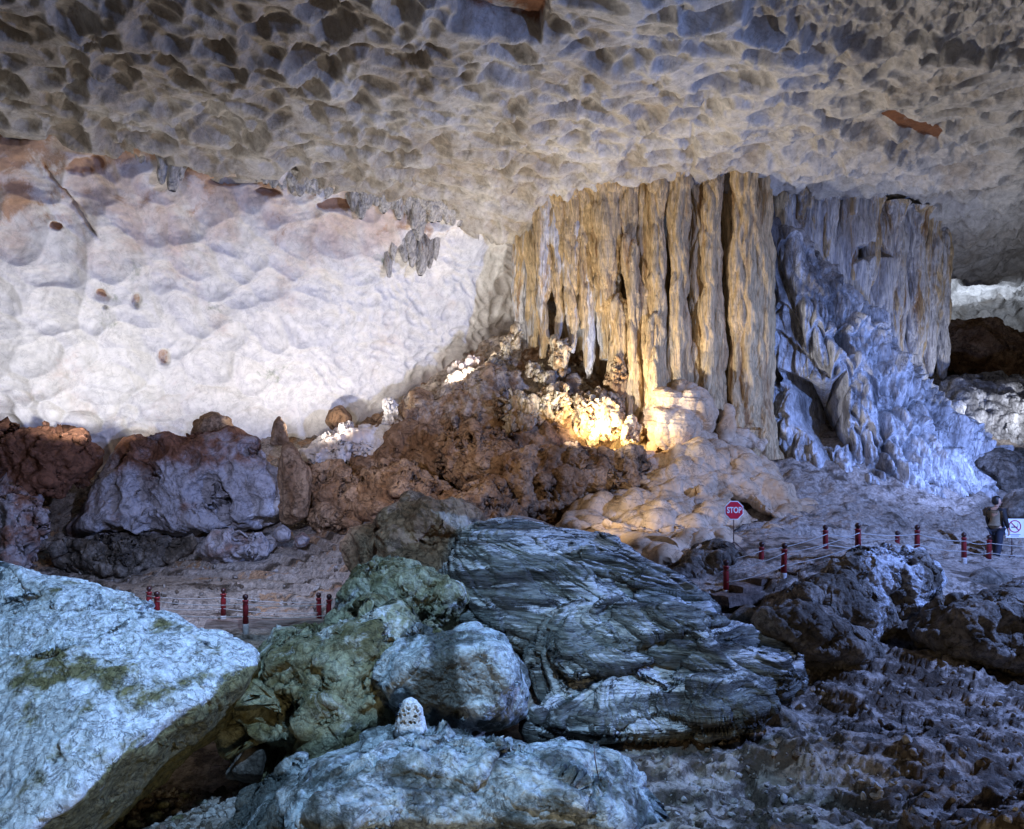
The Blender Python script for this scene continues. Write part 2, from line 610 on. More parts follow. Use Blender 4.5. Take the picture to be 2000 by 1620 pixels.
# path stays smooth, the rest is broken rock and sediment ledges
rubble = sstep(1150, 1300, px_) * sstep(17.0, 14.5, Yg)
ledge = sstep(1000, 800, px_) * sstep(15.5, 17.0, Yg)
flow = sstep(1350, 1500, px_) * sstep(17.5, 19.5, Yg)
V0 = V * np.array([1, 1, 0])
n_big = fbm(V0, 0.5, 4, 5)
n_rid = fbm(V0 * np.array([0.45, 1.1, 1]), 1.1, 5, 9, ridged=True)
lob, lid = cells((V0 + 0.2 * np.stack([noise3(V0 * 1.7, 3), noise3(V0 * 1.7, 4), V0[:, 0] * 0], 1)) * 1.9, 6)
wg = V0 + 0.35 * np.stack([fbm(V0, 1.1, 3, 81), fbm(V0, 1.1, 3, 82), V0[:, 0] * 0], 1)
wg[:, 2] = 0
st, sid = cells(wg * np.array([2.3, 2.9, 0]), 16)
band = fbm(V0 * np.array([0.22, 1.5, 1]), 1.1, 5, 67)
dz = 0.10 * n_big
st2, sid2 = cells(wg * np.array([5.5, 6.5, 0]), 19)
bl_, bid = cells((V0 + .25 * np.stack([noise3(V0 * 1.3, 3), noise3(V0 * 1.3, 4), V0[:, 0] * 0], 1)) * np.array([0.9, 2.2, 0]), 26)
pat = sstep(-.15, .25, fbm(V0, .8, 3, 64))
hh = 1.0 * fbm(wg * np.array([0.5, 1.0, 1]), 0.45, 5, 61, gain=.55) + 0.22 * fbm(wg * np.array([0.7, 1.0, 1]), 1.9, 5, 62, gain=.6)
tq = hh / 0.13
fq = tq - np.floor(tq)
ter = 0.13 * (0.7 * (np.floor(tq) + sstep(0.6, 0.9, fq)) + 0.3 * tq)
stones = pat * (0.34 * np.maximum(0.34 - st, 0) * (sid > .5) + 0.16 * np.maximum(0.34 - st2, 0) * (sid2 > .4))
dz = dz + rubble * (ter + stones + 0.035 * fbm(V0, 5, 3, 63, ridged=True) + 0.07 * fbm(wg, 2.4, 5, 66, ridged=True))
steps = Zg / 0.16 + 0.9 * fbm(V0, 0.35, 3, 44)
fr = steps - np.floor(steps)
dz = dz + ledge * (0.22 * (sstep(0.7, 1.0, fr) - fr) + 0.06 * band + 0.07 * fbm(wg, 2.4, 5, 66, ridged=True))
dz = dz + flow * (0.34 * n_rid + 0.22 * (0.5 - np.minimum(lob, 1)) + 0.15 * np.maximum(0.40 - st, 0))
steps2 = Zg / 0.22 + 0.02 * Yg + 1.2 * fbm(V0, 0.5, 3, 45)
fr2 = steps2 - np.floor(steps2)
V[:, 2] += dz
ga = rubble * (0.0 - 0.20 * (sid > .72) * (st < .3) - 0.12 * sstep(.5, .6, fq) * sstep(1, .9, fq)) + 0.03 + flow * 0.06  # ledge risers darkened: their shade is put into the colour
ga = ga + ledge * (0.06 + .35 * band)
gb = ledge * (0.10 + .4 * fbm(V0 * np.array([0.3, 1.2, 1]), 0.9, 4, 68)) + 0.12 * sstep(20, 24, Yg) * (px_ < 1200) - 0.2 * rubble
g = mesh_obj('ground', V, grid_quads(nr, nc), M['ground'], attrs={'a': ga, 'b': gb}, origin=(0, 0, 0))
tag(g, kind='structure')
GV = V.reshape(nr, nc, 3).copy()
GY, GU = yy.copy(), uu.copy()

# ------------------------------------------------------------------ ceiling
CZ = 10.5   # ceiling above the camera
nr, nc = 640, 1000
yy = 1 / np.linspace(1 / 8.0, 1 / 60.0, nr)
uu = np.linspace(-1.0, 0.95, nc)
Yc = np.repeat(yy, nc)
Xc = (yy[:, None] * uu[None, :]).ravel()
V = np.stack([Xc, Yc, np.full(len(Yc), HC + CZ)], 1)
px_, py_ = pix(V)
V0 = V * np.array([1, 1, 0])
wv = V0 + 0.35 * np.stack([noise3(V0 * 0.9, 3), noise3(V0 * 0.9, 4), V0[:, 0] * 0], 1)
wv[:, 2] = 0
h1, i1 = cells(wv * np.array([1.28, 1.85, 0]), 11, skew=(0.35, -0.5, 0), wt=0.34)
h2, i2 = cells(wv * np.array([2.1, 2.9, 0]) + 5, 12, skew=(0.4, -0.4, 0), wt=0.3)
h3, _ = cells(wv * np.array([0.42, 0.5, 0]) + 9, 14, wt=0.3)
big = fbm(V0, 0.16, 3, 21)
mid = fbm(V0, 0.55, 3, 22)
cap = 0.40 + 0.24 * fbm(V0, 0.23, 2, 24)
h1 = np.minimum(h1, cap)
h2 = np.minimum(h2, 0.30 + 0.2 * fbm(V0, 0.4, 2, 25))
sm = sstep(-0.25, 0.45, fbm(V0, 0.12, 2, 77))
dz = -(1.45 - 0.2 * sm) * np.minimum(h1, 0.9) - (0.40 + 0.30 * sm) * np.minimum(h2, 0.8) - 0.5 * np.minimum(h3, 0.9) + 0.35 * big + 0.12 * mid
dz += 0.70
sw = (29.2 + 0.506 * Xc) - Yc
dz -= 0.25 * sstep(1.6, 0.5, sw) * (Xc < 3) * (1 + 0.6 * mid)
# the ceiling climbs a step above the dripstone mass, leaving a thin dark lip in front of it
lip = [(1030, 462), (1130, 428), (1235, 385), (1350, 364), (1480, 360), (1560, 366), (1640, 395), (1800, 436), (1890, 530),
       (1840, 600), (1000, 600)]
m = poly_mask(px_, py_ + 5 * mid, lip, 3.0)
dz = dz * (1 - 0.5 * m) + 0.42 * m
rim = poly_mask(px_, py_, [(x, y - 9) for x, y in lip], 9) * (1 - m)
dz -= 0.10 * rim
dz -= 0.8 * np.exp(-((px_ - 1030) / 120) ** 2 - ((py_ - 425) / 45) ** 2) + 0.9 * np.exp(-((px_ - 1860) / 110) ** 2 - ((py_ - 490) / 60) ** 2)
# raised pocket with reddish rock, flaked patch, rough dark fringe
pocket = poly_mask(px_ + 10 * mid, py_ + 8 * mid, [(860, -60), (868, 5), (900, 40), (980, 66), (1050, 72), (1072, 30), (1070, -60)], 4)
dz = dz * (1 - pocket) + 0.5 * pocket
flake = poly_mask(px_ + 14 * mid, py_ + 10 * mid, [(1718, 235), (1750, 230), (1800, 240), (1850, 268), (1835, 288), (1790, 272), (1740, 252)], 3)
dz = dz * (1 - flake) + 0.22 * flake
fringe = poly_mask(px_, py_ + 45 * fbm(V0, 1.4, 3, 91), [(1420, -80), (1470, 30), (1560, 70), (1640, 95), (1750, 75), (2010, 120), (2300, 140), (2300, -200)], 10)
rg = fbm(V0, 1.6, 4, 90, ridged=True)
dz = dz * (1 - 0.6 * fringe) + fringe * (0.35 - 0.35 * np.maximum(rg, 0))
crack = np.exp(-((px_ - 1352 - 7 * noise3(V0 * 1.2, 55)) / 2.2) ** 2) * sstep(225, 250, py_) * sstep(375, 365, py_)
dz += 0.12 * crack
V[:, 2] += dz
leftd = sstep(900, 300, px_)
ca = 0.10 * sstep(1000, 1500, px_) + 0.25 * (h1 - 0.35) - 0.12 * sstep(250, 0, py_) * leftd  # scallop hollows darker than rims, shade put into the colour
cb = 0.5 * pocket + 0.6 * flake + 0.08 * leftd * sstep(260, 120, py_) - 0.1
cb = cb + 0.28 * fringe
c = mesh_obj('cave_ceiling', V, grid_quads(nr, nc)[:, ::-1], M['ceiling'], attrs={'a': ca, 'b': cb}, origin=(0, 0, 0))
tag(c, kind='structure')

# ------------------------------------------------------------------ left cave wall (leans over, smooth scallops)
nr, nc = 520, 1050
xx = np.linspace(-34, 9, nc)
zz = np.linspace(2.5, 15.6, nr)
X = np.tile(xx, nr)
Z = np.repeat(zz, nc)
t = (Z - 4) / 10.5
Yw = 29.2 + 0.506 * X + 4.8 * (1 - np.clip(t, 0, 1.2) ** 2) + 0.0 * X
V = np.stack([X, Yw, Z], 1)
px_, py_ = pix(V)
S = np.stack([X * 1.1, Z * 1.0, X * 0], 1)
wv = S + 0.5 * np.stack([noise3(S * 0.6, 3), noise3(S * 0.6, 4), S[:, 0] * 0], 1)
wv[:, 2] = 0
# slanted coordinate so that the scallops run down to the right
c45, s45 = math.cos(-0.35), math.sin(-0.35)
R = np.stack([wv[:, 0] * c45 - wv[:, 1] * s45, wv[:, 0] * s45 + wv[:, 1] * c45, wv[:, 0] * 0], 1)
h1, _ = cells(R * np.array([0.85, 1.15, 0]), 31, skew=(0.4, 0.3, 0), wt=0.3)
h2, i2 = cells(R * np.array([2.0, 2.4, 0]), 32, skew=(0.5, 0.2, 0), wt=0.2)
h3, _ = cells(R * np.array([1.5, 1.3, 0]) + 4, 33, wt=0.3)
big = fbm(S, 0.22, 3, 41)
lay = fbm(R * np.array([0.35, 2.0, 0]), 1.0, 4, 42)
small = poly_mask(px_, py_, [(640, 560), (800, 500), (1060, 480), (1060, 760), (840, 830), (600, 790)], 60)
pits = poly_mask(px_, py_, [(-200, 770), (120, 755), (230, 800), (420, 860), (420, 950), (-200, 950)], 25)
up = sstep(520, 330, py_)
d = (0.62 + 0.15 * up) * np.minimum(h1, 0.55) * (1 - 0.6 * small) + (0.14 + 0.36 * small) * np.minimum(h2, 0.30) + .05 * fbm(R, 1.6, 4, 51, ridged=True) + 0.5 * pits * np.minimum(h3, 0.8)
d += 0.45 * big + 0.10 * lay * (0.5 + up)
# diagonal crevice upper left
cre = np.exp(-(((px_ - 85) * 0.80 - (py_ - 320) * 0.60 + 9 * noise3(S * 1.8, 8) + 4 * noise3(S * 6, 9)) / (3.2 + 1.8 * noise3(S * 2, 10))) ** 2) * sstep(310, 330, py_) * sstep(465, 445, py_)
d -= 0.35 * cre
PIT = []
for (ex, ey, rx, ry) in [(30, 262, 60, 16), (175, 318, 34, 20), (345, 318, 26, 20), (402, 330, 12, 9), (300, 244, 22, 10), (345, 250, 16, 8), (110, 440, 10, 7),
                         (195, 572, 16, 12), (265, 585, 9, 14), (205, 598, 6, 5), (460, 352, 40, 8), (520, 372, 25, 7), (655, 395, 30, 9), (935, 690, 38, 8), (320, 690, 12, 16)]:
    q_ = ((px_ - ex) / rx) ** 2 + ((py_ - ey + 6 * lay) / ry) ** 2 + 1.3 * noise3(S * 1.6 * 26 / (rx + 10), int(ex)) + .5 * noise3(S * 5, int(ex))
    e_ = sstep(1.5, 0.3, q_)
    PIT.append(e_)
pit = np.max(PIT, axis=0)
d -= 0.3 * pit
N = normals(V, grid_quads(nr, nc))
if N[:, 1].mean() > 0:
    N = -N
V = V + N * d[:, None]
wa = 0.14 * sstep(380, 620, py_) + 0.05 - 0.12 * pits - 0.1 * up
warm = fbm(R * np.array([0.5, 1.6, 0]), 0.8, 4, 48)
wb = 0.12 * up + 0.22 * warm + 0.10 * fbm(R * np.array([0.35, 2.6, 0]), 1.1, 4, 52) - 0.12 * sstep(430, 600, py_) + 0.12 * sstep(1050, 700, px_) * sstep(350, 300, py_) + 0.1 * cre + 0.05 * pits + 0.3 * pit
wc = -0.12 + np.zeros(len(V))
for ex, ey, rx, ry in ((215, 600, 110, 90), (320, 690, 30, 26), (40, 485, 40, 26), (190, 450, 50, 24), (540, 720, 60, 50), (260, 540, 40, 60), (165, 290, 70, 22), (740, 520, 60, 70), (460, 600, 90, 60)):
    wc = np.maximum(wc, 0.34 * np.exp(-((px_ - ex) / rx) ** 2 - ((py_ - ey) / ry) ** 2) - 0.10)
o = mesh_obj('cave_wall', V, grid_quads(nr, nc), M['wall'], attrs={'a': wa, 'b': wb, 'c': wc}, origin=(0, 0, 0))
tag(o, kind='structure')

# far wall behind the dripstone mass, right side
nr, nc = 160, 300
xx = np.linspace(2, 50, nc)
zz = np.linspace(4, 16, nr)
X = np.tile(xx, nr)
Z = np.repeat(zz, nc)
V = np.stack([X, 47 - 0.12 * (X - 20) + 4 * (1 - (Z - 4) / 12), Z], 1)
Q = grid_quads(nr, nc)
V = displace(V, Q, [('fbm', 1.2, 0.2, 4), ('pits', 0.5, 0.8), ('ridge', 0.25, 0.9, 4)], 61)
o = mesh_obj('far_cave_wall', V, Q, M['ceiling'], origin=(0, 0, 0))
tag(o, kind='structure')


# ------------------------------------------------------------------ dripstone mass
def loft(rows, z0, z1, nz, na, power=2.3):
    """closed loft; rows = (z, xl, xr, yf, yb)"""
    rows = sorted(rows)
    R = np.array(rows, float)
    z = np.linspace(z0, z1, nz)
    # the front gets most of the vertices
    th = np.linspace(0, 2 * math.pi, na, endpoint=False)
    th = th + 0.55 * np.sin(th)           # dense near th = pi
    th = th - math.pi / 2                  # th=-3pi/2.. ; front (Y minus) at pi
    out = []
    xl, xr, yf, yb = [np.interp(z, R[:, 0], R[:, i]) for i in range(1, 5)]
    c_ = np.cos(th)
    s_ = np.sin(th)
    e = 2.0 / power
    cc = np.sign(c_) * np.abs(c_) ** e
    ss = np.sign(s_) * np.abs(s_) ** e
    # th = pi/2 (sin=1) is where the density is largest -> map to front
    X = (xl + xr)[:, None] / 2 + (xr - xl)[:, None] / 2 * cc[None]
    Yv = (yf + yb)[:, None] / 2 - (yb - yf)[:, None] / 2 * ss[None]
    Zv = np.repeat(z[:, None], na, 1)
    V = np.stack([X, Yv, Zv], -1).reshape(-1, 3)
    Q = grid_quads(nz, na, wrap=True)
    return V, Q, th


def outward(V, Q, c):
    N = normals(V, Q)
    if ((V - c) * N).sum() < 0:
        N = -N
    return N


def flutes(V, f, seed, zf=0.12):
    """hanging ribs: narrow in plan, long in height"""
    w = V + 0.25 * np.stack([noise3(V * 0.6, seed), noise3(V * 0.6, seed + 1), V[:, 2] * 0], 1)
    q = w * np.array([f, f, f * zf])
    h, i = cells(q, seed + 2, wt=0.35)
    return 0.5 - np.minimum(h, 1.0), i


form = empty('dripstone_formation', (8.5, 28.5, 4.5), 'huge fluted dripstone mass joining floor to ceiling, tan left side and bluish right side',
             'dripstone formation')
rows = [(2.0, 0.0, 17.5, 25.2, 36), (5.0, 0.6, 17.2, 25.8, 35), (8.5, 0.7, 16.4, 26.9, 34.5), (11, 0.8, 16.6, 27.0, 34.5),
        (13.0, 1.1, 16.6, 26.9, 34.5), (15.5, 1.9, 16.2, 27.2, 34)]
V, Q, th = loft(rows, 3.0, 15.4, 460, 1500, 2.4)
N = outward(V, Q, V.mean(0))
px_, py_ = pix(V)
front = V[:, 1] < 31
f1, _ = flutes(V, 1.1, 101)
f2, _ = flutes(V, 2.6, 105)
f3, _ = flutes(V, 5.0, 109, 0.08)
rec = poly_mask(px_ + 25 * noise3(V * 0.8, 7), py_ + 30 * f1, [(1050, 600), (1110, 590), (1170, 600), (1235, 620), (1240, 900), (1000, 900), (1010, 640)], 8) * front
rec2 = poly_mask(px_ + 12 * noise3(V * 1.1, 8), py_, [(1500, 470), (1530, 400), (1660, 470), (1700, 600), (1500, 600)], 30) * front
hole = poly_mask(px_ + 12 * noise3(V * 1.3, 9), py_ + 25 * f2, [(1672, 490), (1725, 478), (1735, 505), (1690, 512), (1660, 520)], 4) * front
d = 0.75 * f1 + 0.34 * f2 + 0.13 * f3 + 0.35 * fbm(V, 0.3, 3, 71)
rec3 = poly_mask(px_, py_, [(1500, 660), (1700, 660), (1700, 940), (1500, 940)], 25) * front
d = d * (1 - 0.6 * rec2) - 3.2 * rec3 - 0.9 * rec - 0.9 * hole
V = V + N * d[:, None]
right = sstep(1480, 1560, px_)
white = poly_mask(px_ + 20 * f2, py_ + 25 * f1, [(1050, 600), (1070, 570), (1130, 590), (1190, 560), (1215, 620), (1225, 730), (1180, 700), (1120, 660)], 14)
at = {'a': 0.15 * f1 + 0.08, 'b': -0.15 + 0.50 * right + 0.42 * white * (1 - right) + 0.15 * f2}  # gaps between flutes browner, groove shade put into the colour
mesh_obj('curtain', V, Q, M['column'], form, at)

# blue lit flow on the right, with drapery teeth and a dark alcove
rowsB = [(3.0, 8.0, 18.6, 23.6, 33), (4.1, 8.4, 18.2, 23.9, 33), (5.1, 8.7, 17.4, 24.3, 33), (6.4, 8.9, 16.2, 24.6, 32), (7.4, 9.0, 15.0, 25.0, 32),
         (9.0, 9.1, 13.6, 25.3, 31), (10.5, 9.1, 12.6, 25.6, 30), (12, 9.0, 11.0, 25.9, 29), (13.6, 8.9, 9.5, 26.2, 28)]
V, Q, th = loft(rowsB, 2.6, 14.0, 420, 1100, 2.3)
N = outward(V, Q, V.mean(0))
px_, py_ = pix(V)
front = V[:, 1] < 29
sl = V + np.array([0.45, 0, 0]) * (V[:, 2:3] - 8)
f1, _ = flutes(sl, 1.0, 201, 0.22)
f2, _ = flutes(sl * .4 + V * .6, 2.6, 205, 0.12)
f3, _ = flutes(V, 5.6, 209, 0.10)
rg = fbm(V * np.array([1, 1, 0.5]), 0.8, 4, 77, ridged=True)
smooth = poly_mask(px_, py_ + 25 * f1, [(1480, 380), (1520, 380), (1620, 470), (1710, 560), (1730, 620), (1500, 570)], 25)
alc = poly_mask(px_ + 10 * noise3(V * 1.3, 9), py_ + 22 * f1, [(1535, 730), (1600, 755), (1648, 740), (1655, 860), (1600, 872), (1552, 830)], 6) * front
alc2 = poly_mask(px_, py_ + 20 * f1, [(1630, 640), (1650, 640), (1660, 700), (1640, 700)], 4) * front
tt = -V[:, 2] / 1.7 + 0.9 * fbm(V * np.array([1, 1, 0]), .45, 3, 207) + 0.9 * f1 + 0.55 * f2
fr_ = tt - np.floor(tt)
d = (0.75 * f1 + 0.70 * f2 + 0.34 * f3 + 0.12 * rg + 0.45 * (fr_ - .5 - 1.0 * sstep(.86, 1, fr_))) * (1 - 0.5 * smooth) * (1 - alc) - 3.4 * alc - 1.0 * alc2 + 0.3 * fbm(V, 0.4, 3, 70)
V = V + N * d[:, None]
at = {'a': 0.14 * f1 + 0.10 * f2 + 0.10 * rg - 0.1 * smooth + 0.02, 'b': -0.08 + 0.04 * smooth}
mesh_obj('drapery_flow', V, Q, M['bluish'], form, at)


def pillar(px, py0, py1, Y, wpx, seed, name='column', mat=None, parent=form, taper=(0.8, 1.0), lean=0.0, tip=False, flute=0.22, attr_b=-0.2):
    top = P(px, py0, Y)
    bot = P(px + lean, py1, Y)
    r = wpx / F * Y / 2
    nz, na = 260, 120
    t = np.linspace(0, 1, nz)
    th = np.linspace(0, 2 * math.pi, na, endpoint=False)
    c = top[None] * (1 - t[:, None]) + bot[None] * t[:, None]
    rad = r * (taper[0] * (1 - t) + taper[1] * t)
    Lp = abs(top[2] - bot[2])
    free = py0 > 425
    if free:
        rad = rad * np.sqrt(np.clip(1 - np.clip(1 - t * Lp / 0.9, 0, 1) ** 2, 0.0009, 1))
    rad = rad * (1 + (0 if free else 0.8) * np.exp(-t * Lp / 0.45) + (0 if tip else 0.5 * np.exp(-(1 - t) * Lp / 0.5)))
    if tip:
        rad = rad * np.sqrt(np.clip(1.02 - t ** 3, 0.0004, 1))
    zz = c[:, 2]
    seg = fbm(np.stack([zz * 0 + seed, zz * 0.9, zz * 0], 1), 1.0, 4, seed)
    rad = rad * (1 + 0.22 * seg)
    c[:, 0] += 0.12 * fbm(np.stack([zz * 0 + seed * 3, zz * 0.5, zz * 0], 1), 1, 2, seed + 4)
    V = np.stack([c[:, None, 0] + rad[:, None] * np.cos(th)[None], c[:, None, 1] + rad[:, None] * np.sin(th)[None],
                  np.repeat(zz[:, None], na, 1)], -1).reshape(-1, 3)
    Q = grid_quads(nz, na, wrap=True)
    N = outward(V, Q, V.mean(0))
    a, _ = flutes(V, 2.8, seed, 0.10)
    b, _ = flutes(V, 6.5, seed + 5, 0.12)
    k = fbm(V * np.array([1, 1, .45]), 2.2, 4, seed + 9, ridged=True)
    V = V + N * ((flute * a + 0.5 * flute * b + 0.07 * k) * 1.0)[:, None]
    return mesh_obj(name, V, Q, mat or M['column'], parent, {'a': 0.10 + 0.2 * a, 'b': np.full(len(V), attr_b)})  # flute gaps darkened by colour, standing in for shade


for i, (px, a, b, Y, wp, tp) in enumerate([
        (1238, 560, 812, 25.9, 26, (0.5, 1.1)), (1262, 405, 770, 26.2, 30, (.8, 1.1)), (1288, 415, 760, 25.8, 26, (.9, 1.1)),
        (1327, 398, 765, 25.7, 34, (.9, 1.1)), (1364, 400, 768, 26.0, 30, (.9, 1.0)), (1390, 395, 765, 25.7, 34, (.9, 1.15)),
        (1452, 390, 800, 25.6, 46, (1.0, 1.1)), (1484, 395, 860, 25.7, 42, (.8, 1.3)), (1425, 400, 780, 26.3, 26, (1, 1)),
        (1278, 640, 800, 25.5, 38, (.6, 1.2)), (1208, 600, 760, 26.2, 34, (.9, 1.0))]):
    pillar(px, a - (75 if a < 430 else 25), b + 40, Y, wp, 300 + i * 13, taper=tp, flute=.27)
for i, (px, a, b, Y, wp, ln) in enumerate([
        (1072, 440, 560, 27.6, 44, -6), (1112, 430, 580, 27.2, 52, 6), (1150, 415, 540, 27.0, 50, 4), (1190, 400, 600, 26.5, 60, -8),
        (1222, 395, 500, 26.4, 44, 6), (1140, 480, 640, 26.9, 34, 0), (1222, 500, 650, 26.0, 30, 30)]):
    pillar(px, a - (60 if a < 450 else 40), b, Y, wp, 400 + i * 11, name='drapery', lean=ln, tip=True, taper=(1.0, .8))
for i, (px, a, b, Y, wp) in enumerate([
        (1570, 420, 545, 27.4, 26), (1615, 425, 520, 27.3, 24), (1660, 430, 560, 27.4, 30), (1700, 440, 560, 27.6, 30), (1745, 450, 640, 27.9, 34),
        (1785, 460, 690, 28.4, 36), (1815, 470, 735, 29.3, 34), (1838, 500, 740, 30.2, 30)]):
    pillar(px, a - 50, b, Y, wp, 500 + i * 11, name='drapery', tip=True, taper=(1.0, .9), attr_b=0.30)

for i, (px, a, b, Y, wp) in enumerate([
        (1062, 575, 700, 27.3, 30), (1090, 590, 660, 27.2, 26), (1118, 585, 690, 27.0, 34), (1150, 590, 740, 26.9, 30), (1178, 560, 700, 26.7, 34), (1200, 560, 735, 26.5, 26),
        (1045, 520, 760, 28.2, 40), (1025, 600, 780, 28.6, 44)]):
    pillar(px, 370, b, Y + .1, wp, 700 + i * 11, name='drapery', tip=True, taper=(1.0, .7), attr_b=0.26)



def wall_y(x, z):
    return 29.2 + 0.506 * x + 4.8 * (1 - max(0.0, (z - 4) / 10.5) ** 2)


M['fringe'] = rockmat('dark_fringe_dripstone', (0.22, 0.19, 0.16), (0.50, 0.47, 0.43), (0.34, 0.20, 0.11), scale=1.6, bump=.8, stretch=(1.5, 1.5, .5), bump_scale=8, bdist=.08)


def fringe(label, items, seed):
    xs = []
    for (px, py, ln, wp) in items:
        Y = 26.0
        for _ in range(8):
            q = P(px, py, Y)
            Y = wall_y(q[0], q[2]) - 0.35
        xs.append((px, py, ln, wp, Y))
    r = empty('stalactite_fringe', P(xs[0][0], xs[0][1], xs[0][4]), label, 'stalactites')
    for i, (px, py, ln, wp, Y) in enumerate(xs):
        pillar(px, py - 22, py + ln, Y, wp, seed + 7 * i, name='stalactite', mat=M['fringe'], parent=r, taper=(1.3, .55), tip=True, flute=.14, attr_b=0.0)


fr_r = np.random.RandomState(3)
fringe('dark ragged row of short stalactites along the rim between ceiling and white wall',
       [(690 + i * 15 + fr_r.uniform(-4, 4), 378 + i * 3.6, fr_r.uniform(12, 48) if i < 9 else fr_r.uniform(6, 22), fr_r.uniform(14, 26)) for i in range(16)], 2100)
fringe('hanging grey dripstone cluster stuck on the white wall below the ragged row',
       [(790, 470, 40, 22), (806, 462, 62, 26), (822, 470, 66, 24), (838, 480, 44, 20), (770, 480, 30, 18), (852, 478, 30, 14), (760, 500, 40, 14), (818, 440, 30, 20)], 2300)
fringe('small brown stalactite row on the rim above the left wall', [(500 + i * 17, 345 + i * 4, fr_r.uniform(4, 20), fr_r.uniform(12, 20)) for i in range(9)], 2500)
fringe('little grey stalactite knot hanging at the left part of the rim', [(318, 318, 40, 20), (335, 325, 44, 18), (352, 322, 28, 18)], 2600)

# ------------------------------------------------------------------ beige flowstone mound
LB = [('fbm', 0.30, 0.5, 3), ('lobes', 0.80, 0.75), ('lobes', 0.30, 1.6, (1, 1, .6)), ('strata', .05, .12, (0, -.2, 1)), ('fbm', 0.06, 2.5, 4)]
mound = empty('flowstone_mound', (4.5, 22, 2.3), 'smooth rounded beige flowstone mound spilling down below the dripstone columns', 'flowstone')
rock('tier', [(1248, 770), (1290, 738), (1350, 732), (1405, 765), (1440, 850), (1420, 920), (1240, 930), (1236, 830)], 25.1, M['mound'],
     parent=mound, df=1.2, db=2, ops=LB, seed=601, n=110, k=8)
rock('tier', [(1400, 770), (1440, 770), (1500, 850), (1520, 910), (1430, 920), (1390, 850)], 25.7, M['mound'],
     parent=mound, df=.8, db=2, ops=LB, seed=605, n=80, k=8)
rock('tier', [(1200, 890), (1280, 840), (1400, 820), (1490, 870), (1570, 930), (1600, 1010), (1480, 1000), (1350, 980), (1170, 970)], 24.0, M['mound'],
     parent=mound, df=1.6, db=2, tilt=1.2, ops=LB, seed=611, n=130, k=9)
rock('tier', [(1030, 1028), (1130, 970), (1200, 935), (1300, 935), (1400, 960), (1500, 985), (1540, 1020), (1480, 1060), (1300, 1075), (1080, 1060)], 22.0,
     M['mound'], parent=mound, df=2.4, db=2, tilt=1.4, ops=LB, seed=617, n=140, k=9)
rock('tier', [(1150, 1045), (1300, 1030), (1420, 1045), (1600, 1040), (1660, 1060), (1600, 1090), (1400, 1110), (1240, 1120)], 18.9,
     M['mound'], parent=mound, df=1.6, db=2.5, tilt=1.4, ops=LB, seed=623, n=130, k=9)

rock('tier', [(1230, 900), (1330, 880), (1450, 900), (1500, 960), (1440, 1010), (1280, 1010), (1180, 990), (1190, 940)], 23.0, M['mound'],
     parent=mound, df=1.4, db=2.2, tilt=1.5, ops=LB, seed=643, n=120, k=8)
rock('tier', [(1420, 900), (1500, 900), (1570, 950), (1620, 1010), (1600, 1050), (1480, 1030), (1420, 960)], 23.0, M['mound'],
     parent=mound, df=1.4, db=2, tilt=1.2, ops=LB, seed=631, n=110, k=9)
rock('tier', [(1100, 1035), (1200, 1000), (1330, 990), (1440, 1010), (1500, 1050), (1440, 1090), (1250, 1100), (1120, 1080)], 20.3, M['mound'],
     parent=mound, df=1.6, db=2.5, tilt=1.4, ops=LB, seed=637, n=120, k=9)

# ------------------------------------------------------------------ brown slope left of the dripstone
BR = [('warp', 0.8, 0.4), ('ridge', 0.55, 0.4, 3), ('lobes', 0.45, 0.8, (1, 1, .5)), ('fbm', 0.30, 1.0, 5), ('lobes', 0.16, 2.4, (1, 1, .35)), ('ridge', .08, 2.5, 4)]
BS = [('warp', 0.5, 0.6), ('ridge', 0.36, 0.6, 3), ('facets', .10, 0.9), ('hollow', 1.0, 0.9), ('lobes', .18, 1.6, (1, 1, .5)), ('fbm', 0.20, 1.8, 5), ('ridge', .05, 3.5, 4)]
rock('rock_slope', [(590, 930), (650, 870), (780, 830), (880, 775), (990, 690), (1060, 630), (1200, 700), (1250, 800), (1240, 870), (1050, 900), (800, 960), (620, 980)],
     28.0, M['brown'], 'long brown slope of drip covered rock climbing from the left boulders to the dripstone columns', 'rock slope', df=2.0, db=3.5,
     tilt=1.8, ops=BR, seed=701, n=190, attr=lambda V, N: {'b': 0.30 * sstep(900, 760, pix(V)[1]) - .04 + .12 * fbm(V, .6, 3, 5), 'a': .25 * fbm(V, .5, 3, 6)})
rock('brown_boulder', [(985, 900), (1060, 868), (1150, 880), (1200, 900), (1195, 945), (1130, 1000), (1060, 1020), (1000, 1010), (975, 950)], 23.6,
     M['brown'], 'largest dark brown boulder, directly in front of the glowing lamp', 'boulder', df=1.0, db=1.4, ops=BS, seed=711, n=130)
rock('brown_boulder', [(1170, 905), (1205, 880), (1250, 885), (1262, 930), (1225, 965), (1175, 960)], 23.7, M['brown'],
     'small brown boulder wedged between the lamp and the beige mound', 'boulder', df=.6, db=1.2, ops=BS, seed=709, n=80)
rock('brown_boulder', [(850, 870), (900, 845), (980, 850), (1010, 900), (990, 960), (930, 955), (870, 920)], 24.6, M['brown'],
     'ribbed brown boulder with a dark hollow, left of the lamp', 'boulder', df=1.0, db=1.4, ops=BS, seed=717, n=110)
rock('brown_boulder', [(700, 925), (760, 905), (850, 930), (900, 980), (890, 1020), (760, 1030), (690, 1000)], 23.6, M['brown'],
     'broad flat brown boulder right of the purple grey block', 'boulder', df=1.0, db=1.4, ops=BS, seed=723, n=110)
rock('brown_boulder', [(870, 975), (980, 950), (1020, 1000), (1010, 1050), (900, 1050), (830, 1020)], 22.4, M['brown'],
     'low brown boulder just above the white crested rock', 'boulder', df=.9, db=1.4, ops=BS, seed=729, n=110)
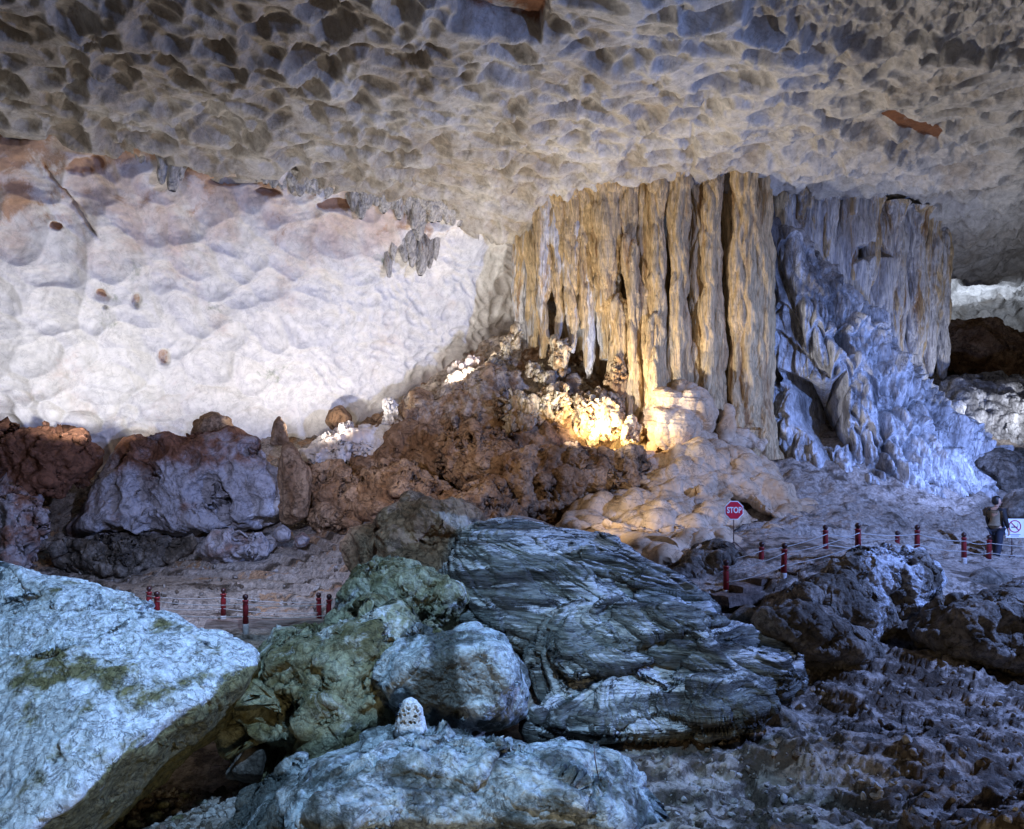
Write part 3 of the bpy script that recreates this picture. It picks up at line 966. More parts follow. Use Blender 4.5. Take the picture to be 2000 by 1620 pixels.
rock('brown_boulder', [(605, 935), (660, 925), (715, 945), (720, 1020), (690, 1060), (610, 1050), (590, 990)], 23.9, M['brown'],
     'brown boulder with a shadowed ledge beside the purple grey block', 'boulder', df=.8, db=1.4, ops=BS, seed=735, n=110)
rock('pale_ledge', [(572, 890), (640, 862), (740, 838), (800, 850), (760, 890), (690, 905), (610, 925)], 27.0, M['wall'],
     'brightly lit cream rock ledge below the short stalagmite', 'rock ledge', df=1.0, db=1.2, ops=BS, seed=741, n=100)
rock('wall_boulder', [(640, 800), (665, 792), (688, 812), (684, 838), (650, 842), (636, 825)], 28.5, M['brown'],
     'small round brown boulder at the foot of the white wall', 'boulder', df=.4, db=.4, ops=[('ridge', .1, 1.5, 4)], seed=745, n=50,
     attr=lambda V, N: {'b': np.full(len(V), .1)})
SG = [('warp', 0.28, 1.3), ('ridge', 0.14, 1.2, 4), ('lobes', 0.42, 2.3, (1, 1, .28)), ('lobes', 0.16, 5.5, (1, 1, .25)), ('fbm', 0.08, 3, 4)]


def stalagmite(outline, Y, mat, label, seed, group='stalagmites on the brown slope', n=56, df=None):
    ol = np.array(outline, float)
    wd = np.ptp(ol[:, 0]) / F * Y
    rock('stalagmite', outline, Y, mat, label, 'stalagmite', group, df=df or wd * .4, db=wd * .4, ops=SG, seed=seed, n=n, k=13)


M['drip'] = rockmat('cream_dripstone', (0.42, 0.27, 0.14), (0.66, 0.56, 0.40), (0.26, 0.15, 0.08), scale=1.6, bump=0.8,
                    stretch=(1.6, 1.6, 0.6), c2lo=0.66, bump_scale=8, bdist=0.08, fine=0.3)
stalagmite([(750, 845), (752, 790), (762, 778), (776, 782), (780, 845)], 27.0, M['wall'], 'knobbly white stalagmite standing alone at the bright wall', 801)
stalagmite([(808, 800), (812, 775), (820, 763), (830, 785), (834, 810)], 28.0, M['drip'], 'thin pointed stalagmite on the skyline of the brown slope', 803)
stalagmite([(858, 820), (860, 765), (874, 756), (888, 780), (886, 825)], 27.2, M['brown'], 'grey brown stump stalagmite with rough skin on the slope', 805)
stalagmite([(874, 760), (880, 715), (900, 705), (950, 690), (960, 720), (910, 765)], 28.6, M['wall'], 'ribbed white drip ledge high on the slope by the wall', 807)
stalagmite([(990, 830), (992, 775), (1010, 768), (1045, 775), (1048, 830), (1030, 845)], 25.6, M['drip'], 'tan fringed stalagmite with leg like drips, leftmost of the lit row', 809)
stalagmite([(1046, 818), (1050, 765), (1075, 752), (1110, 758), (1115, 800), (1100, 825)], 25.9, M['drip'], 'tan stalagmite with hanging folds in the middle of the lit row', 811)
stalagmite([(1118, 830), (1112, 780), (1130, 758), (1180, 762), (1222, 780), (1228, 830), (1205, 862), (1150, 868)], 25.8, M['drip'],
           'broad glowing yellow stalagmite right above the lamp', 813, n=80)
stalagmite([(1210, 866), (1212, 835), (1228, 818), (1246, 828), (1250, 866)], 25.0, M['drip'], 'small rounded yellow stalagmite between the lamp and the beige mound', 815)
stalagmite([(1072, 670), (1080, 655), (1095, 660), (1115, 680), (1112, 725), (1098, 748), (1085, 735), (1074, 700)], 26.8, M['drip'],
           'tall bulb topped stalagmite in the recess under the draperies', 817)
stalagmite([(1030, 720), (1035, 706), (1058, 708), (1062, 725), (1050, 745), (1036, 740)], 26.9, M['drip'], 'small wedge shaped stalagmite left of the bulb topped one', 819)
stalagmite([(1048, 755), (1060, 728), (1080, 730), (1082, 752), (1068, 765)], 26.5, M['drip'], 'short cream stalagmite below the bulb topped one', 821)
stalagmite([(1186, 780), (1190, 720), (1200, 690), (1214, 700), (1222, 780)], 26.0, M['column'], 'slim grey stalagmite against the left end of the columns', 823)

for i, (px, py, w_, h_) in enumerate([(840, 800, 10, 26), (905, 762, 9, 22), (932, 742, 8, 28), (962, 715, 10, 26), (985, 690, 9, 34), (1008, 668, 11, 40), (795, 812, 9, 22), (720, 862, 10, 20)]):
    stalagmite([(px - w_, py + 12), (px - w_ * .7, py - h_ * .6), (px, py - h_), (px + w_ * .6, py - h_ * .7), (px + w_, py + 12)], 27.9 if px > 780 else 27.0, M['drip'],
               'slender stalagmite on the skyline of the brown slope, ' + ['first right of the pointed one', 'beside the ribbed white drip ledge', 'in a row above the drip ledge', 'halfway up to the dripstone edge',
               'second below the dripstone edge', 'topmost by the dripstone edge', 'just left of the pointed one', 'lowest, on the pale ledge'][i], 830 + i, n=36)

# ------------------------------------------------------------------ left rocks
SL = [('warp', 0.35, 0.6), ('ridge', 0.14, 0.6, 3), ('hollow', 2.8, 0.60), ('hollow', 1.1, 1.1), ('fbm', 0.10, 1.5, 5), ('ridge', .03, 4, 4)]
rock('block', [(105, 1060), (140, 985), (190, 880), (235, 838), (330, 834), (450, 838), (530, 862), (550, 890), (575, 930), (590, 1000), (540, 1030), (420, 1010),
               (330, 1035), (200, 1060)], 24.0, M['slab'], 'massive purple grey block pitted with round hollows', 'boulder', df=1.3, db=2,
     ops=SL, seed=901, n=220, k=20, shrink=0.8,
     attr=lambda V, N: {'a': 0.30 * sstep(860, 950, pix(V)[1]) - 0.20 + .14 * fbm(V, .9, 3, 4) + .15 * sstep(300, 480, pix(V)[0]), 'b': 0.16 * sstep(430, 540, pix(V)[0]) + .05 * sstep(900, 1000, pix(V)[1]) - 0.08})
rock('block', [(-160, 850), (0, 848), (100, 838), (165, 845), (192, 870), (150, 930), (60, 975), (-30, 1010), (-160, 1010)], 23.4, M['slab'],
     'red brown slab leaning at the left edge, above the dark gap', 'boulder', df=1.0, db=2, ops=BS, seed=907, n=150,
     attr=lambda V, N: {'a': -0.2 + 0 * V[:, 0], 'b': -0.12 + 0 * V[:, 0]})
rock('block', [(-120, 965), (30, 958), (70, 985), (66, 1040), (40, 1110), (-120, 1120)], 21.4, M['slab'],
     'grey brown rock at the left edge, under the red brown slab', 'boulder', df=.8, db=1.4, ops=BS, seed=913, n=110)
rock('column_stub', [(548, 1020), (552, 880), (562, 862), (590, 900), (604, 930), (600, 1010), (580, 1030)], 23.2, M['brown'],
     'upright ribbed brown rock at the right end of the pitted block', 'rock', df=.5, db=.8, ops=[('ridge', .15, 1, 4), ('pits', .2, 2.4, (1, 1, .25))], seed=917, n=90)
rock('pinnacle', [(528, 870), (534, 835), (545, 812), (556, 830), (562, 870)], 24.0, M['brown'], 'thin sharp rock spike standing on the pitted block', 'rock spike',
     df=.25, db=.25, ops=[('ridge', .1, 1.6, 4)], seed=919, n=44)
rock('cap_rock', [(378, 850), (384, 825), (410, 812), (445, 816), (460, 850)], 24.4, M['brown'], 'jagged brown cap on top of the pitted block', 'rock',
     df=.5, db=.5, ops=[('ridge', .15, 1.4, 4), ('blocks', .12, 2.0)], seed=923, n=60)
rock('angular_stone', [(535, 1035), (552, 1024), (570, 1036), (568, 1056), (545, 1060), (534, 1050)], 22.4, M['slab'], 'angular grey stone at the foot of the ribbed rock',
     'stone', df=.3, db=.3, ops=[('ridge', .04, 2, 3)], seed=927, n=40, attr=lambda V, N: {'a': .2 + 0 * V[:, 0], 'b': -.2 + 0 * V[:, 0]})
rock('angular_stone', [(575, 1050), (590, 1040), (606, 1052), (598, 1068), (580, 1070)], 22.2, M['slab'], 'smaller brownish stone right of the angular grey one',
     'stone', df=.3, db=.3, ops=[('ridge', .04, 2, 3)], seed=929, n=40)
rock('hollow_rock', [(375, 1080), (400, 1045), (450, 1036), (520, 1045), (540, 1075), (500, 1090), (400, 1098)], 22.0, M['slab'],
     'low hollowed pale rock under the pitted block', 'boulder', df=.6, db=.8, ops=SL, seed=931, n=100,
     attr=lambda V, N: {'a': .1 + 0 * V[:, 0], 'b': .0 + 0 * V[:, 0]})
rock('hollow_rock', [(80, 1110), (120, 1070), (300, 1060), (380, 1060), (360, 1090), (200, 1120)], 22.6, M['dark'],
     'dark undercut rock in the black gap below the pitted block', 'boulder', df=.4, db=.8, ops=BS, seed=937, n=100)

# ------------------------------------------------------------------ foreground
FG = [('warp', 0.10, 1.2), ('ridge', 0.06, 1.6, 5), ('blocks', 0.03, 2.5), ('fbm', 0.02, 9, 4)]
# the big pale boulder: tilted top face, overhanging flank with olive shade in its colour
bpts = [(-200, 1090, 10.5), (0, 1106, 9.8), (60, 1112, 9.6), (180, 1128, 9.6), (330, 1195, 9.5), (440, 1238, 9.4), (500, 1272, 9.3), (514, 1288, 9.0),
        (425, 1352, 8.2), (331, 1419, 7.6), (211, 1507, 7.0), (130, 1580, 6.7), (-200, 1800, 6.2), (510, 1350, 9.5), (456, 1436, 9.3), (336, 1513, 8.7),
        (197, 1575, 8.0), (120, 1630, 7.6), (-200, 1950, 7.2), (-250, 1300, 12.5), (250, 1280, 11.5), (400, 1330, 11.0), (-200, 1700, 11.5)]


def raw_rock(name, pts, mat, label, cat, ops, seed, n, k, attr=None, group=None):
    c, pl = hull_planes([P(*p) for p in pts])
    D, Q = cube_sphere(n)
    acc = np.zeros(len(D))
    for nn, d in pl:
        acc += np.maximum(D @ nn / d, 0) ** k
    V = c + D * (acc ** (-1.0 / k))[:, None]
    V = displace(V, Q, ops, seed)
    o = mesh_obj(name, V, Q, mat, None, attr(V, normals(V, Q)) if attr else None)
    return tag(o, label, cat, group)


UNDER_SHADE = lambda V: poly_mask(pix(V)[0] + 8 * noise3(V * 3, 2), pix(V)[1] + 8 * noise3(V * 3, 3), [(522, 1285), (425, 1352), (331, 1419), (211, 1507), (130, 1580), (-200, 1800), (700, 2000), (700, 1285)], 9)  # mask that paints the olive shade of the boulder's underside
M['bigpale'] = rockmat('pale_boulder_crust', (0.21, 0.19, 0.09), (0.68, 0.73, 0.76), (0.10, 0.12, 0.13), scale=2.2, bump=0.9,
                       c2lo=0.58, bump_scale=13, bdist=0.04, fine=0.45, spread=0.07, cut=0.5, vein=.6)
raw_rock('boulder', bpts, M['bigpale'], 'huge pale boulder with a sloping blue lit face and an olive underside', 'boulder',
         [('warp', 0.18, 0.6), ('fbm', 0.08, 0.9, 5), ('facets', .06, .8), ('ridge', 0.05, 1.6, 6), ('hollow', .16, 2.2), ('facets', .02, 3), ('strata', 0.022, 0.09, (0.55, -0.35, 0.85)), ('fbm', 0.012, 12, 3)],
         1001, 260, 40, attr=lambda V, N: {'a': 0.10 - 0.34 * UNDER_SHADE(V) - .08 * fbm(V, .7, 3, 9) - .13 * poly_mask(pix(V)[0] + 40 * noise3(V * 1.5, 5), pix(V)[1] + 40 * noise3(V * 1.5, 6), [(40, 1290), (120, 1250), (230, 1270), (390, 1330), (300, 1400), (230, 1390), (160, 1345), (50, 1370)], 25) - .13 * poly_mask(pix(V)[0] + 25 * noise3(V * 2, 5), pix(V)[1], [(285, 1195), (350, 1200), (372, 1225), (310, 1245)], 15),
                                          'b': 0.16 * fbm(V, 0.8, 3, 3) - 0.3 * UNDER_SHADE(V)})
CR = [('warp', 0.4, 0.8), ('ridge', 0.24, 0.8, 3), ('facets', 0.34, 0.75), ('fbm', .15, 1.5, 4), ('facets', 0.07, 2.2, (1, 1, 1.6)), ('ridge', .07, 3, 5), ('facets', 0.02, 6)]
rock('crag', [(735, 1125), (760, 1106), (800, 1112), (850, 1150), (905, 1200), (900, 1240), (780, 1250), (695, 1235), (712, 1180)], 12.6, M['olive'],
     'sharp peaked craggy rock behind the round pale rock', 'crag', df=1.0, db=1.0, ops=CR, seed=1011, n=150,
     attr=lambda V, N: {'b': 0.05 + 0 * V[:, 0]})
rock('crag', [(560, 1250), (640, 1228), (760, 1215), (860, 1230), (880, 1320), (760, 1450), (600, 1470), (520, 1485), (455, 1410), (480, 1375), (535, 1330)], 10.0,
     M['olive'], 'broad olive craggy rock between the pale boulder and the round rock', 'crag', df=1.0, db=1.2, tilt=0.6, ops=CR, seed=1017, n=210,
     attr=lambda V, N: {'b': -0.05 + .12 * sstep(1350, 1250, pix(V)[1]) + .12 * fbm(V, 1.0, 3, 4)})
rock('round_rock', [(870, 1228), (945, 1212), (1010, 1240), (1046, 1290), (1055, 1350), (1010, 1420), (920, 1445), (800, 1430), (740, 1400), (700, 1350), (715, 1290), (790, 1245)],
     9.2, M['pale'], 'rounded pale rock with a dark rusty groove down its middle', 'boulder', df=.9, db=1.0,
     ops=[('warp', .2, 1), ('facets', .06, 1.0), ('ridge', .08, 1.3, 5), ('hollow', .3, 1.6), ('ridge', .03, 5, 4)], seed=1023, n=190,
     attr=lambda V, N: {'a': .02 - .3 * np.exp(-((pix(V)[0] - 868 + 10 * noise3(V * 3, 4)) / 22) ** 2), 'b': -.03 - .3 * np.exp(-((pix(V)[0] - 868) / 24) ** 2)})
LY = [('warp', 0.14, 0.5), ('strata', 0.62, 0.30, (0.24, -0.32, 1)), ('facets', .10, 1.1), ('strata', 0.20, 0.085, (0.20, -0.30, 1)), ('strata', 0.07, 0.035, (.22, -.3, 1)), ('ridge', 0.03, 2.5, 5)]
la = lambda V, N: {'b': 0.16 * sstep(0.1, 0.7, N[:, 2]) - 0.06 + .08 * fbm(V, .6, 3, 8), 'a': .05 * fbm(V, 1, 2, 5)}  # upward faces paler: light on the ledge tops put into the colour
lr = rock('layered_rock', [(905, 1035), (1030, 1034), (1140, 1040), (1215, 1075), (1270, 1130), (1390, 1185), (1415, 1235), (1300, 1290), (1060, 1300), (900, 1240), (850, 1130)],
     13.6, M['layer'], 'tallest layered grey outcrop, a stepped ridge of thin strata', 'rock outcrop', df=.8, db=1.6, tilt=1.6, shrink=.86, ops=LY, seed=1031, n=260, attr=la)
for ol_, Y_, sd_ in (([(1120, 1062), (1215, 1085), (1330, 1140), (1410, 1185), (1418, 1215), (1320, 1180), (1200, 1130), (1110, 1095)], 13.4, 1),
                     ([(930, 1150), (1060, 1140), (1180, 1160), (1250, 1190), (1180, 1205), (1040, 1185), (930, 1175)], 12.9, 2),
                     ([(1180, 1205), (1300, 1200), (1410, 1240), (1420, 1262), (1300, 1250), (1190, 1230)], 12.5, 3)):
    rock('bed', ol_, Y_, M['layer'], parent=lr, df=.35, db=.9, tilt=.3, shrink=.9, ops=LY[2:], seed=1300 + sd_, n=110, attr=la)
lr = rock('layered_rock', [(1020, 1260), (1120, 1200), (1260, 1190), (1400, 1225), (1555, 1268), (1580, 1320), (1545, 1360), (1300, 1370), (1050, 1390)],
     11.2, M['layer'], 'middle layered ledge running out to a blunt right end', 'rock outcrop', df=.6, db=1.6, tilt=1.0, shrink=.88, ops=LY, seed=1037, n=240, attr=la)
for ol_, Y_, sd_ in (([(1260, 1258), (1400, 1262), (1540, 1290), (1572, 1312), (1560, 1335), (1400, 1300), (1270, 1285)], 10.7, 4),
                     ([(1060, 1290), (1200, 1262), (1300, 1290), (1240, 1312), (1100, 1330)], 10.5, 5)):
    rock('bed', ol_, Y_, M['layer'], parent=lr, df=.35, db=.9, tilt=.3, shrink=.9, ops=LY[2:], seed=1300 + sd_, n=110, attr=la)
rock('layered_rock', [(1010, 1430), (1060, 1360), (1200, 1322), (1370, 1318), (1480, 1340), (1530, 1395), (1450, 1420), (1300, 1445), (1100, 1455)],
     9.8, M['layer'], 'lowest layered ledge with a pale rippled top over a dark hollow', 'rock outcrop', df=.5, db=1.4, tilt=.7, shrink=.88, ops=LY, seed=1043, n=220, attr=la)
rock('dark_slab', [(1375, 1440), (1450, 1380), (1520, 1370), (1565, 1400), (1570, 1455), (1480, 1462)], 10.2, M['dark'],
     'small dark slab tucked under the right end of the layered ledge', 'rock', df=.5, db=.8, ops=FG, seed=1047, n=90)
rock('crested_rock', [(705, 1075), (770, 1020), (815, 992), (880, 1000), (955, 1030), (925, 1085), (880, 1140), (860, 1180), (780, 1130), (720, 1110)],
     16.2, M['brown'], 'brown rock with round holes and a white crest down its right side', 'boulder', df=.8, db=1.2, ops=BS[:3] + [('pits', .35, 1.6), ('ridge', .05, 4, 3)],
     seed=1051, n=150, attr=lambda V, N: {'b': 0.42 * poly_mask(*pix(V), [(815, 985), (980, 1020), (915, 1060), (880, 1150), (850, 1150), (855, 1080), (880, 1035)], 14) - .12})
rock('slab', [(400, 1660), (470, 1560), (540, 1490), (630, 1452), (800, 1432), (980, 1438), (1120, 1455), (1245, 1475), (1262, 1530), (1250, 1580), (1330, 1660)],
     7.6, M['pale'], 'long pale slab across the bottom of the picture, carrying the honeycomb stone', 'rock slab', df=1.1, db=.7, tilt=.4,
     ops=[('warp', .16, .9), ('facets', .10, 1.2), ('ridge', .06, 1.2, 5), ('hollow', .4, 2.0), ('strata', .09, .07, (.12, -.25, 1)), ('ridge', .03, 5, 4)], seed=1057, n=260, k=18,
     attr=lambda V, N: {'a': -.02 - .16 * sstep(620, 450, pix(V)[0]) + .05 * noise3(V, 4), 'b': -.06 + 0 * V[:, 0]})


def honey(V, N):
    px_, py_ = pix(V)
    S = np.stack([(px_ - 700) / 9.5, (py_ - 1300) / 9.5, px_ * 0], 1)
    h, _ = cells(S, 5, wt=0.0)
    m = poly_mask(px_, py_, [(782, 1385), (795, 1376), (815, 1380), (822, 1400), (816, 1415), (785, 1415), (778, 1400)], 4) * (N[:, 1] < 0)
    return sstep(.17, .08, h) * m


def honeycomb():
    c, pl = hull_planes([P(*p) for p in [(765, 1445, 7.7), (775, 1385, 7.7), (790, 1358, 7.7), (812, 1356, 7.7), (828, 1380, 7.7), (838, 1445, 7.7),
                                          (780, 1440, 7.5), (790, 1370, 7.55), (815, 1370, 7.55), (828, 1440, 7.5), (780, 1440, 7.95), (820, 1440, 7.95), (800, 1370, 7.85)]])
    D, Q = cube_sphere(150)
    acc = np.zeros(len(D))
    for nn, d in pl:
        acc += np.maximum(D @ nn / d, 0) ** 9
    V = c + D * (acc ** (-1 / 9.0))[:, None]
    V = displace(V, Q, [('lobes', .04, 9), ('ridge', .01, 12, 3)], 77)
    N = normals(V, Q)
    m = honey(V, N)
    V = V - N * (0.07 * m)[:, None]
    o = mesh_obj('honeycomb_stone', V, Q, M['hc'], None, {'a': -m * .6 + .12})
    tag(o, 'small white domed stone with a cluster of dark honeycomb holes', 'stone')


M['hc'] = rockmat('white_porous_stone', (0.05, 0.06, 0.09), (0.66, 0.68, 0.70), None, scale=6, bump=.6, bump_scale=30, bdist=.02, fine=.2, cut=.3)
honeycomb()

# debris bottom left
rock('wedge_stone', [(440, 1520), (478, 1450), (520, 1462), (505, 1530)], 9.0, M['dark'], 'flat bluish wedge stone in the gap between boulder and crag', 'stone',
     df=.15, db=.3, ops=FG[:2], seed=1061, n=60)
rng_ = np.random.RandomState(4)
WHERE = ['at the bottom edge', 'by the long slab', 'under the pale boulder']
k = 0
for (px, py, s) in [(250, 1575, 16), (285, 1560, 14), (320, 1575, 20), (360, 1560, 15), (395, 1572, 18), (300, 1600, 22), (345, 1604, 18), (390, 1606, 20),
                    (260, 1612, 18), (230, 1600, 14), (425, 1560, 13), (330, 1545, 12), (210, 1622, 16), (440, 1590, 14)]:
    z = HC + (HY - py) / F * 8.8
    ol = [(px + s * math.cos(a) * rng_.uniform(.75, 1.2), py + s * .7 * math.sin(a) * rng_.uniform(.75, 1.2)) for a in np.linspace(0, 6.28, 7)[:-1]]
    rock('rubble_stone', ol, 8.7 + (1600 - py) * .02, M['olive'], 'small broken grey stone in the dark rubble under the pale boulder', 'stone', 'rubble stones under the pale boulder',
         df=.08, db=.1, ops=[('blocks', .03, 9), ('ridge', .015, 8, 3)], seed=1100 + k, n=26, k=12)
    k += 1

# loose rubble strewn over the floor
def loose(name, n_, seed, box, sizes, mat):
    r_ = np.random.RandomState(seed)
    D, Q = cube_sphere(5)
    Vs, Qs, off = [], [], 0
    while len(Vs) < n_:
        px, py = r_.uniform(box[0], box[2]), r_.uniform(box[1], box[3])
        # find the ground cell seen at this photo position
        j = int(np.clip(np.searchsorted(GU, (px - 1000) / F), 0, len(GU) - 1))
        zc = HC + (HY - py) / F * GY
        dif = GV[:, j, 2] - zc
        k = np.where(dif[:-1] * dif[1:] <= 0)[0]
        k = k[GY[k] > 4.5]
        if len(k) == 0:
            continue
        c = GV[k[0], j]
        s_ = sizes[0] * (sizes[1] / sizes[0]) ** (r_.rand() ** 2.2)
        A = r_.normal(size=(3, 3))
        A, _q = np.linalg.qr(A)
        W = D * np.array([1, r_.uniform(.6, .95), r_.uniform(.4, .8)])
        nn = r_.normal(size=(7, 3))
        nn /= np.linalg.norm(nn, axis=1, keepdims=True)
        for q in nn:
            e = W @ q - r_.uniform(.35, .6)
            W = W - np.maximum(e, 0)[:, None] * q
        W = (W @ A) * s_ + c + np.array([0, 0, s_ * .2])
        Vs.append(W)
        Qs.append(Q + off)
        off += len(D)
    o_ = mesh_obj(name, np.concatenate(Vs), np.concatenate(Qs), mat, smooth=False)
    tag(o_, kind='stuff')
    return o_


M['loose'] = rockmat('loose_rubble', (0.12, 0.09, 0.065), (0.40, 0.37, 0.34), None, scale=2.5, bump=.7, bump_scale=16, bdist=.02, spread=.06)
tag(loose('loose_rubble', 800, 5, (1240, 1290, 2080, 1640), (.015, .08), M['loose']), 'small loose broken stones strewn over the right foreground floor', 'rubble')
tag(loose('loose_gravel', 500, 6, (180, 1540, 480, 1640), (.02, .10), M['loose']), 'dark loose gravel in the gap under the pale boulder', 'gravel')
tag(loose('scattered_stones', 260, 7, (150, 1075, 760, 1225), (.03, .16), M['loose']), 'small stones scattered over the brown ledges left of the path', 'stones')

# ------------------------------------------------------------------ right boulders
DK = [('warp', 0.35, 0.8), ('ridge', 0.20, 0.8, 3), ('facets', .08, 1.2), ('fbm', 0.16, 1.6, 5), ('ridge', .06, 3, 5)]
rock('boulder', [(1590, 1165), (1630, 1110), (1665, 1085), (1740, 1072), (1790, 1090), (1830, 1140), (1800, 1180), (1720, 1195), (1620, 1185)], 13.9, M['dark'],
     'knobbly boulder crusted with white on its right, below the rope posts', 'boulder', df=.8, db=1.0, ops=DK + [('lobes', .12, 3)], seed=1201, n=150,
     attr=lambda V, N: {'b': .24 * sstep(1650, 1720, pix(V)[0]) - .1})
rock('boulder', [(1500, 1190), (1560, 1148), (1660, 1138), (1735, 1160), (1745, 1220), (1720, 1270), (1640, 1240), (1560, 1230)], 13.0, M['dark'],
     'rounded dark boulder with white drips on its right flank', 'boulder', df=.7, db=1.0, ops=DK, seed=1207, n=140,
     attr=lambda V, N: {'b': .22 * sstep(1670, 1720, pix(V)[0]) - .1})
rock('boulder', [(1490, 1210), (1550, 1188), (1630, 1205), (1690, 1240), (1730, 1290), (1640, 1300), (1530, 1290)], 12.2, M['dark'],
     'smooth grey boulder in front of the dripping dark one', 'boulder', df=.6, db=.9, ops=DK, seed=1213, n=130,
     attr=lambda V, N: {'b': -.03 + 0 * V[:, 0]})
rock('boulder', [(1755, 1215), (1840, 1180), (1890, 1166), (2040, 1150), (2140, 1200), (2140, 1310), (1960, 1312), (1850, 1290), (1780, 1260)], 12.4, M['dark'],
     'large dark boulder at the right edge with pale drips over its top', 'boulder', df=.9, db=1.2, ops=DK, seed=1219, n=160,
     attr=lambda V, N: {'b': .10 * sstep(.3, .8, N[:, 2]) - .07})
rock('boulder', [(1880, 1155), (1885, 1130), (1920, 1120), (1960, 1127), (1972, 1155), (1930, 1175)], 16.6, M['dark'],
     'round dark boulder just below the standing person', 'boulder', df=.5, db=.6, ops=DK[:2], seed=1223, n=80)
rock('boulder', [(1430, 1215), (1450, 1192), (1490, 1200), (1500, 1230), (1470, 1250), (1435, 1240)], 13.4, M['dark'],
     'small boulder beside the foot of the steps', 'boulder', df=.4, db=.5, ops=DK[:2], seed=1227, n=70)
rock('boulder', [(1835, 680), (1850, 640), (1890, 625), (1960, 650), (2010, 690), (2080, 760), (1900, 765), (1840, 740)], 34.0, M['brown'],
     'big brown boulder far back at the right edge, beside the dripstone', 'boulder', df=1.5, db=2, ops=BR, seed=1231, n=120,
     attr=lambda V, N: {'b': .02 + 0 * V[:, 0]})
rock('flow_bank', [(1820, 770), (1850, 745), (1930, 755), (2020, 740), (2120, 760), (2120, 900), (1960, 890), (1880, 860)], 29.0, M['bluish'],
     'pale blue grey rock bank behind the right foot of the dripstone', 'rock bank', df=1.5, db=2.5, tilt=1.0, ops=BS, seed=1235, n=120)
rock('boulder', [(1900, 905), (1950, 885), (2040, 880), (2100, 960), (2080, 1040), (1990, 1010), (1930, 930)], 24.5, M['dark'],
     'black overhanging rock at the right edge above the person', 'boulder', df=.8, db=1.4, ops=DK, seed=1237, n=100, attr=lambda V, N: {'b': -.2 + 0 * V[:, 0]})
rock('boulder', [(1962, 1005), (1970, 975), (2000, 962), (2030, 985), (2030, 1010)], 21.5, M['dark'],
     'dark boulder directly behind the no smoking sign', 'boulder', df=.4, db=.5, ops=DK[:2], seed=1241, n=60, attr=lambda V, N: {'b': -.2 + 0 * V[:, 0]})
rock('boulder', [(1290, 1150), (1330, 1100), (1390, 1070), (1425, 1075), (1440, 1110), (1420, 1160)], 16.9, M['dark'],
     'brown stained boulder behind the rope posts, below the stop sign', 'boulder', df=.5, db=.8, ops=DK, seed=1245, n=100,
     attr=lambda V, N: {'b': -.1 + 0 * V[:, 0]})


# ------------------------------------------------------------------ man made things
def prim(fn):
    bm = bmesh.new()
    fn(bm)
    return bm


def bm_obj(name, bm, mat, parent=None, smooth=False, loc=(0, 0, 0)):
    me = bpy.data.meshes.new(name)
    bm.normal_update()
    bm.to_mesh(me)
    bm.free()
    if smooth:
        me.polygons.foreach_set('use_smooth', [True] * len(me.polygons))
    me.materials.append(mat)
    o = bpy.data.objects.new(name, me)
    COL.objects.link(o)
    o.location = loc
    o.parent = parent
    return o


def lathe(prof, n=16):
    bm = bmesh.new()
    rings = []
    for r, z in prof:
        rings.append([bm.verts.new((r * math.cos(2 * math.pi * i / n), r * math.sin(2 * math.pi * i / n), z)) for i in range(n)])
    for a, b in zip(rings, rings[1:]):
        for i in range(n):
            bm.faces.new((a[i], a[(i + 1) % n], b[(i + 1) % n], b[i]))
    bm.faces.new(rings[0][::-1])
    bm.faces.new(rings[-1])
    return bm


def tube(pts, r, n=6):
    bm = bmesh.new()
    pts = [Vector(p) for p in pts]
    rings = []
    for i, p in enumerate(pts):
        d = (pts[min(i + 1, len(pts) - 1)] - pts[max(i - 1, 0)]).normalized()
        a = d.cross(Vector((0, 0, 1)))
        if a.length < 1e-3:
            a = Vector((1, 0, 0))
        a.normalize()
        b = d.cross(a)
        rr = r[i] if isinstance(r, (list, tuple)) else r
        rings.append([bm.verts.new(p + (a * math.cos(2 * math.pi * k / n) + b * math.sin(2 * math.pi * k / n)) * rr) for k in range(n)])
    for a, b in zip(rings, rings[1:]):
        for i in range(n):
            bm.faces.new((a[i], a[(i + 1) % n], b[(i + 1) % n], b[i]))
    bm.faces.new(rings[0][::-1])
    bm.faces.new(rings[-1])
    bmesh.ops.recalc_face_normals(bm, faces=bm.faces[:])
    return bm


M['red'] = plain('dark_red_paint', (0.20, 0.012, 0.016), 0.45, 0.3, 20)
M['white'] = plain('white_paint', (0.45, 0.43, 0.42), 0.6, 0.25, 18)
M['blackred'] = plain('dark_finial_paint', (0.035, 0.010, 0.010), 0.4, 0.3, 20)
M['rope'] = plain('grey_rope', (0.42, 0.40, 0.38), 0.8, 0.2, 60)
M['iron'] = plain('rusty_iron', (0.09, 0.045, 0.04), 0.6, 0.3, 30)
M['signred'] = plain('sign_red', (0.62, 0.012, 0.04), 0.4, 0.06, 6)
M['signwhite'] = plain('sign_white', (0.80, 0.80, 0.80), 0.45, 0.05, 6)
M['signblack'] = plain('sign_black', (0.02, 0.02, 0.03), 0.5, 0.1, 6)

PH = 0.76


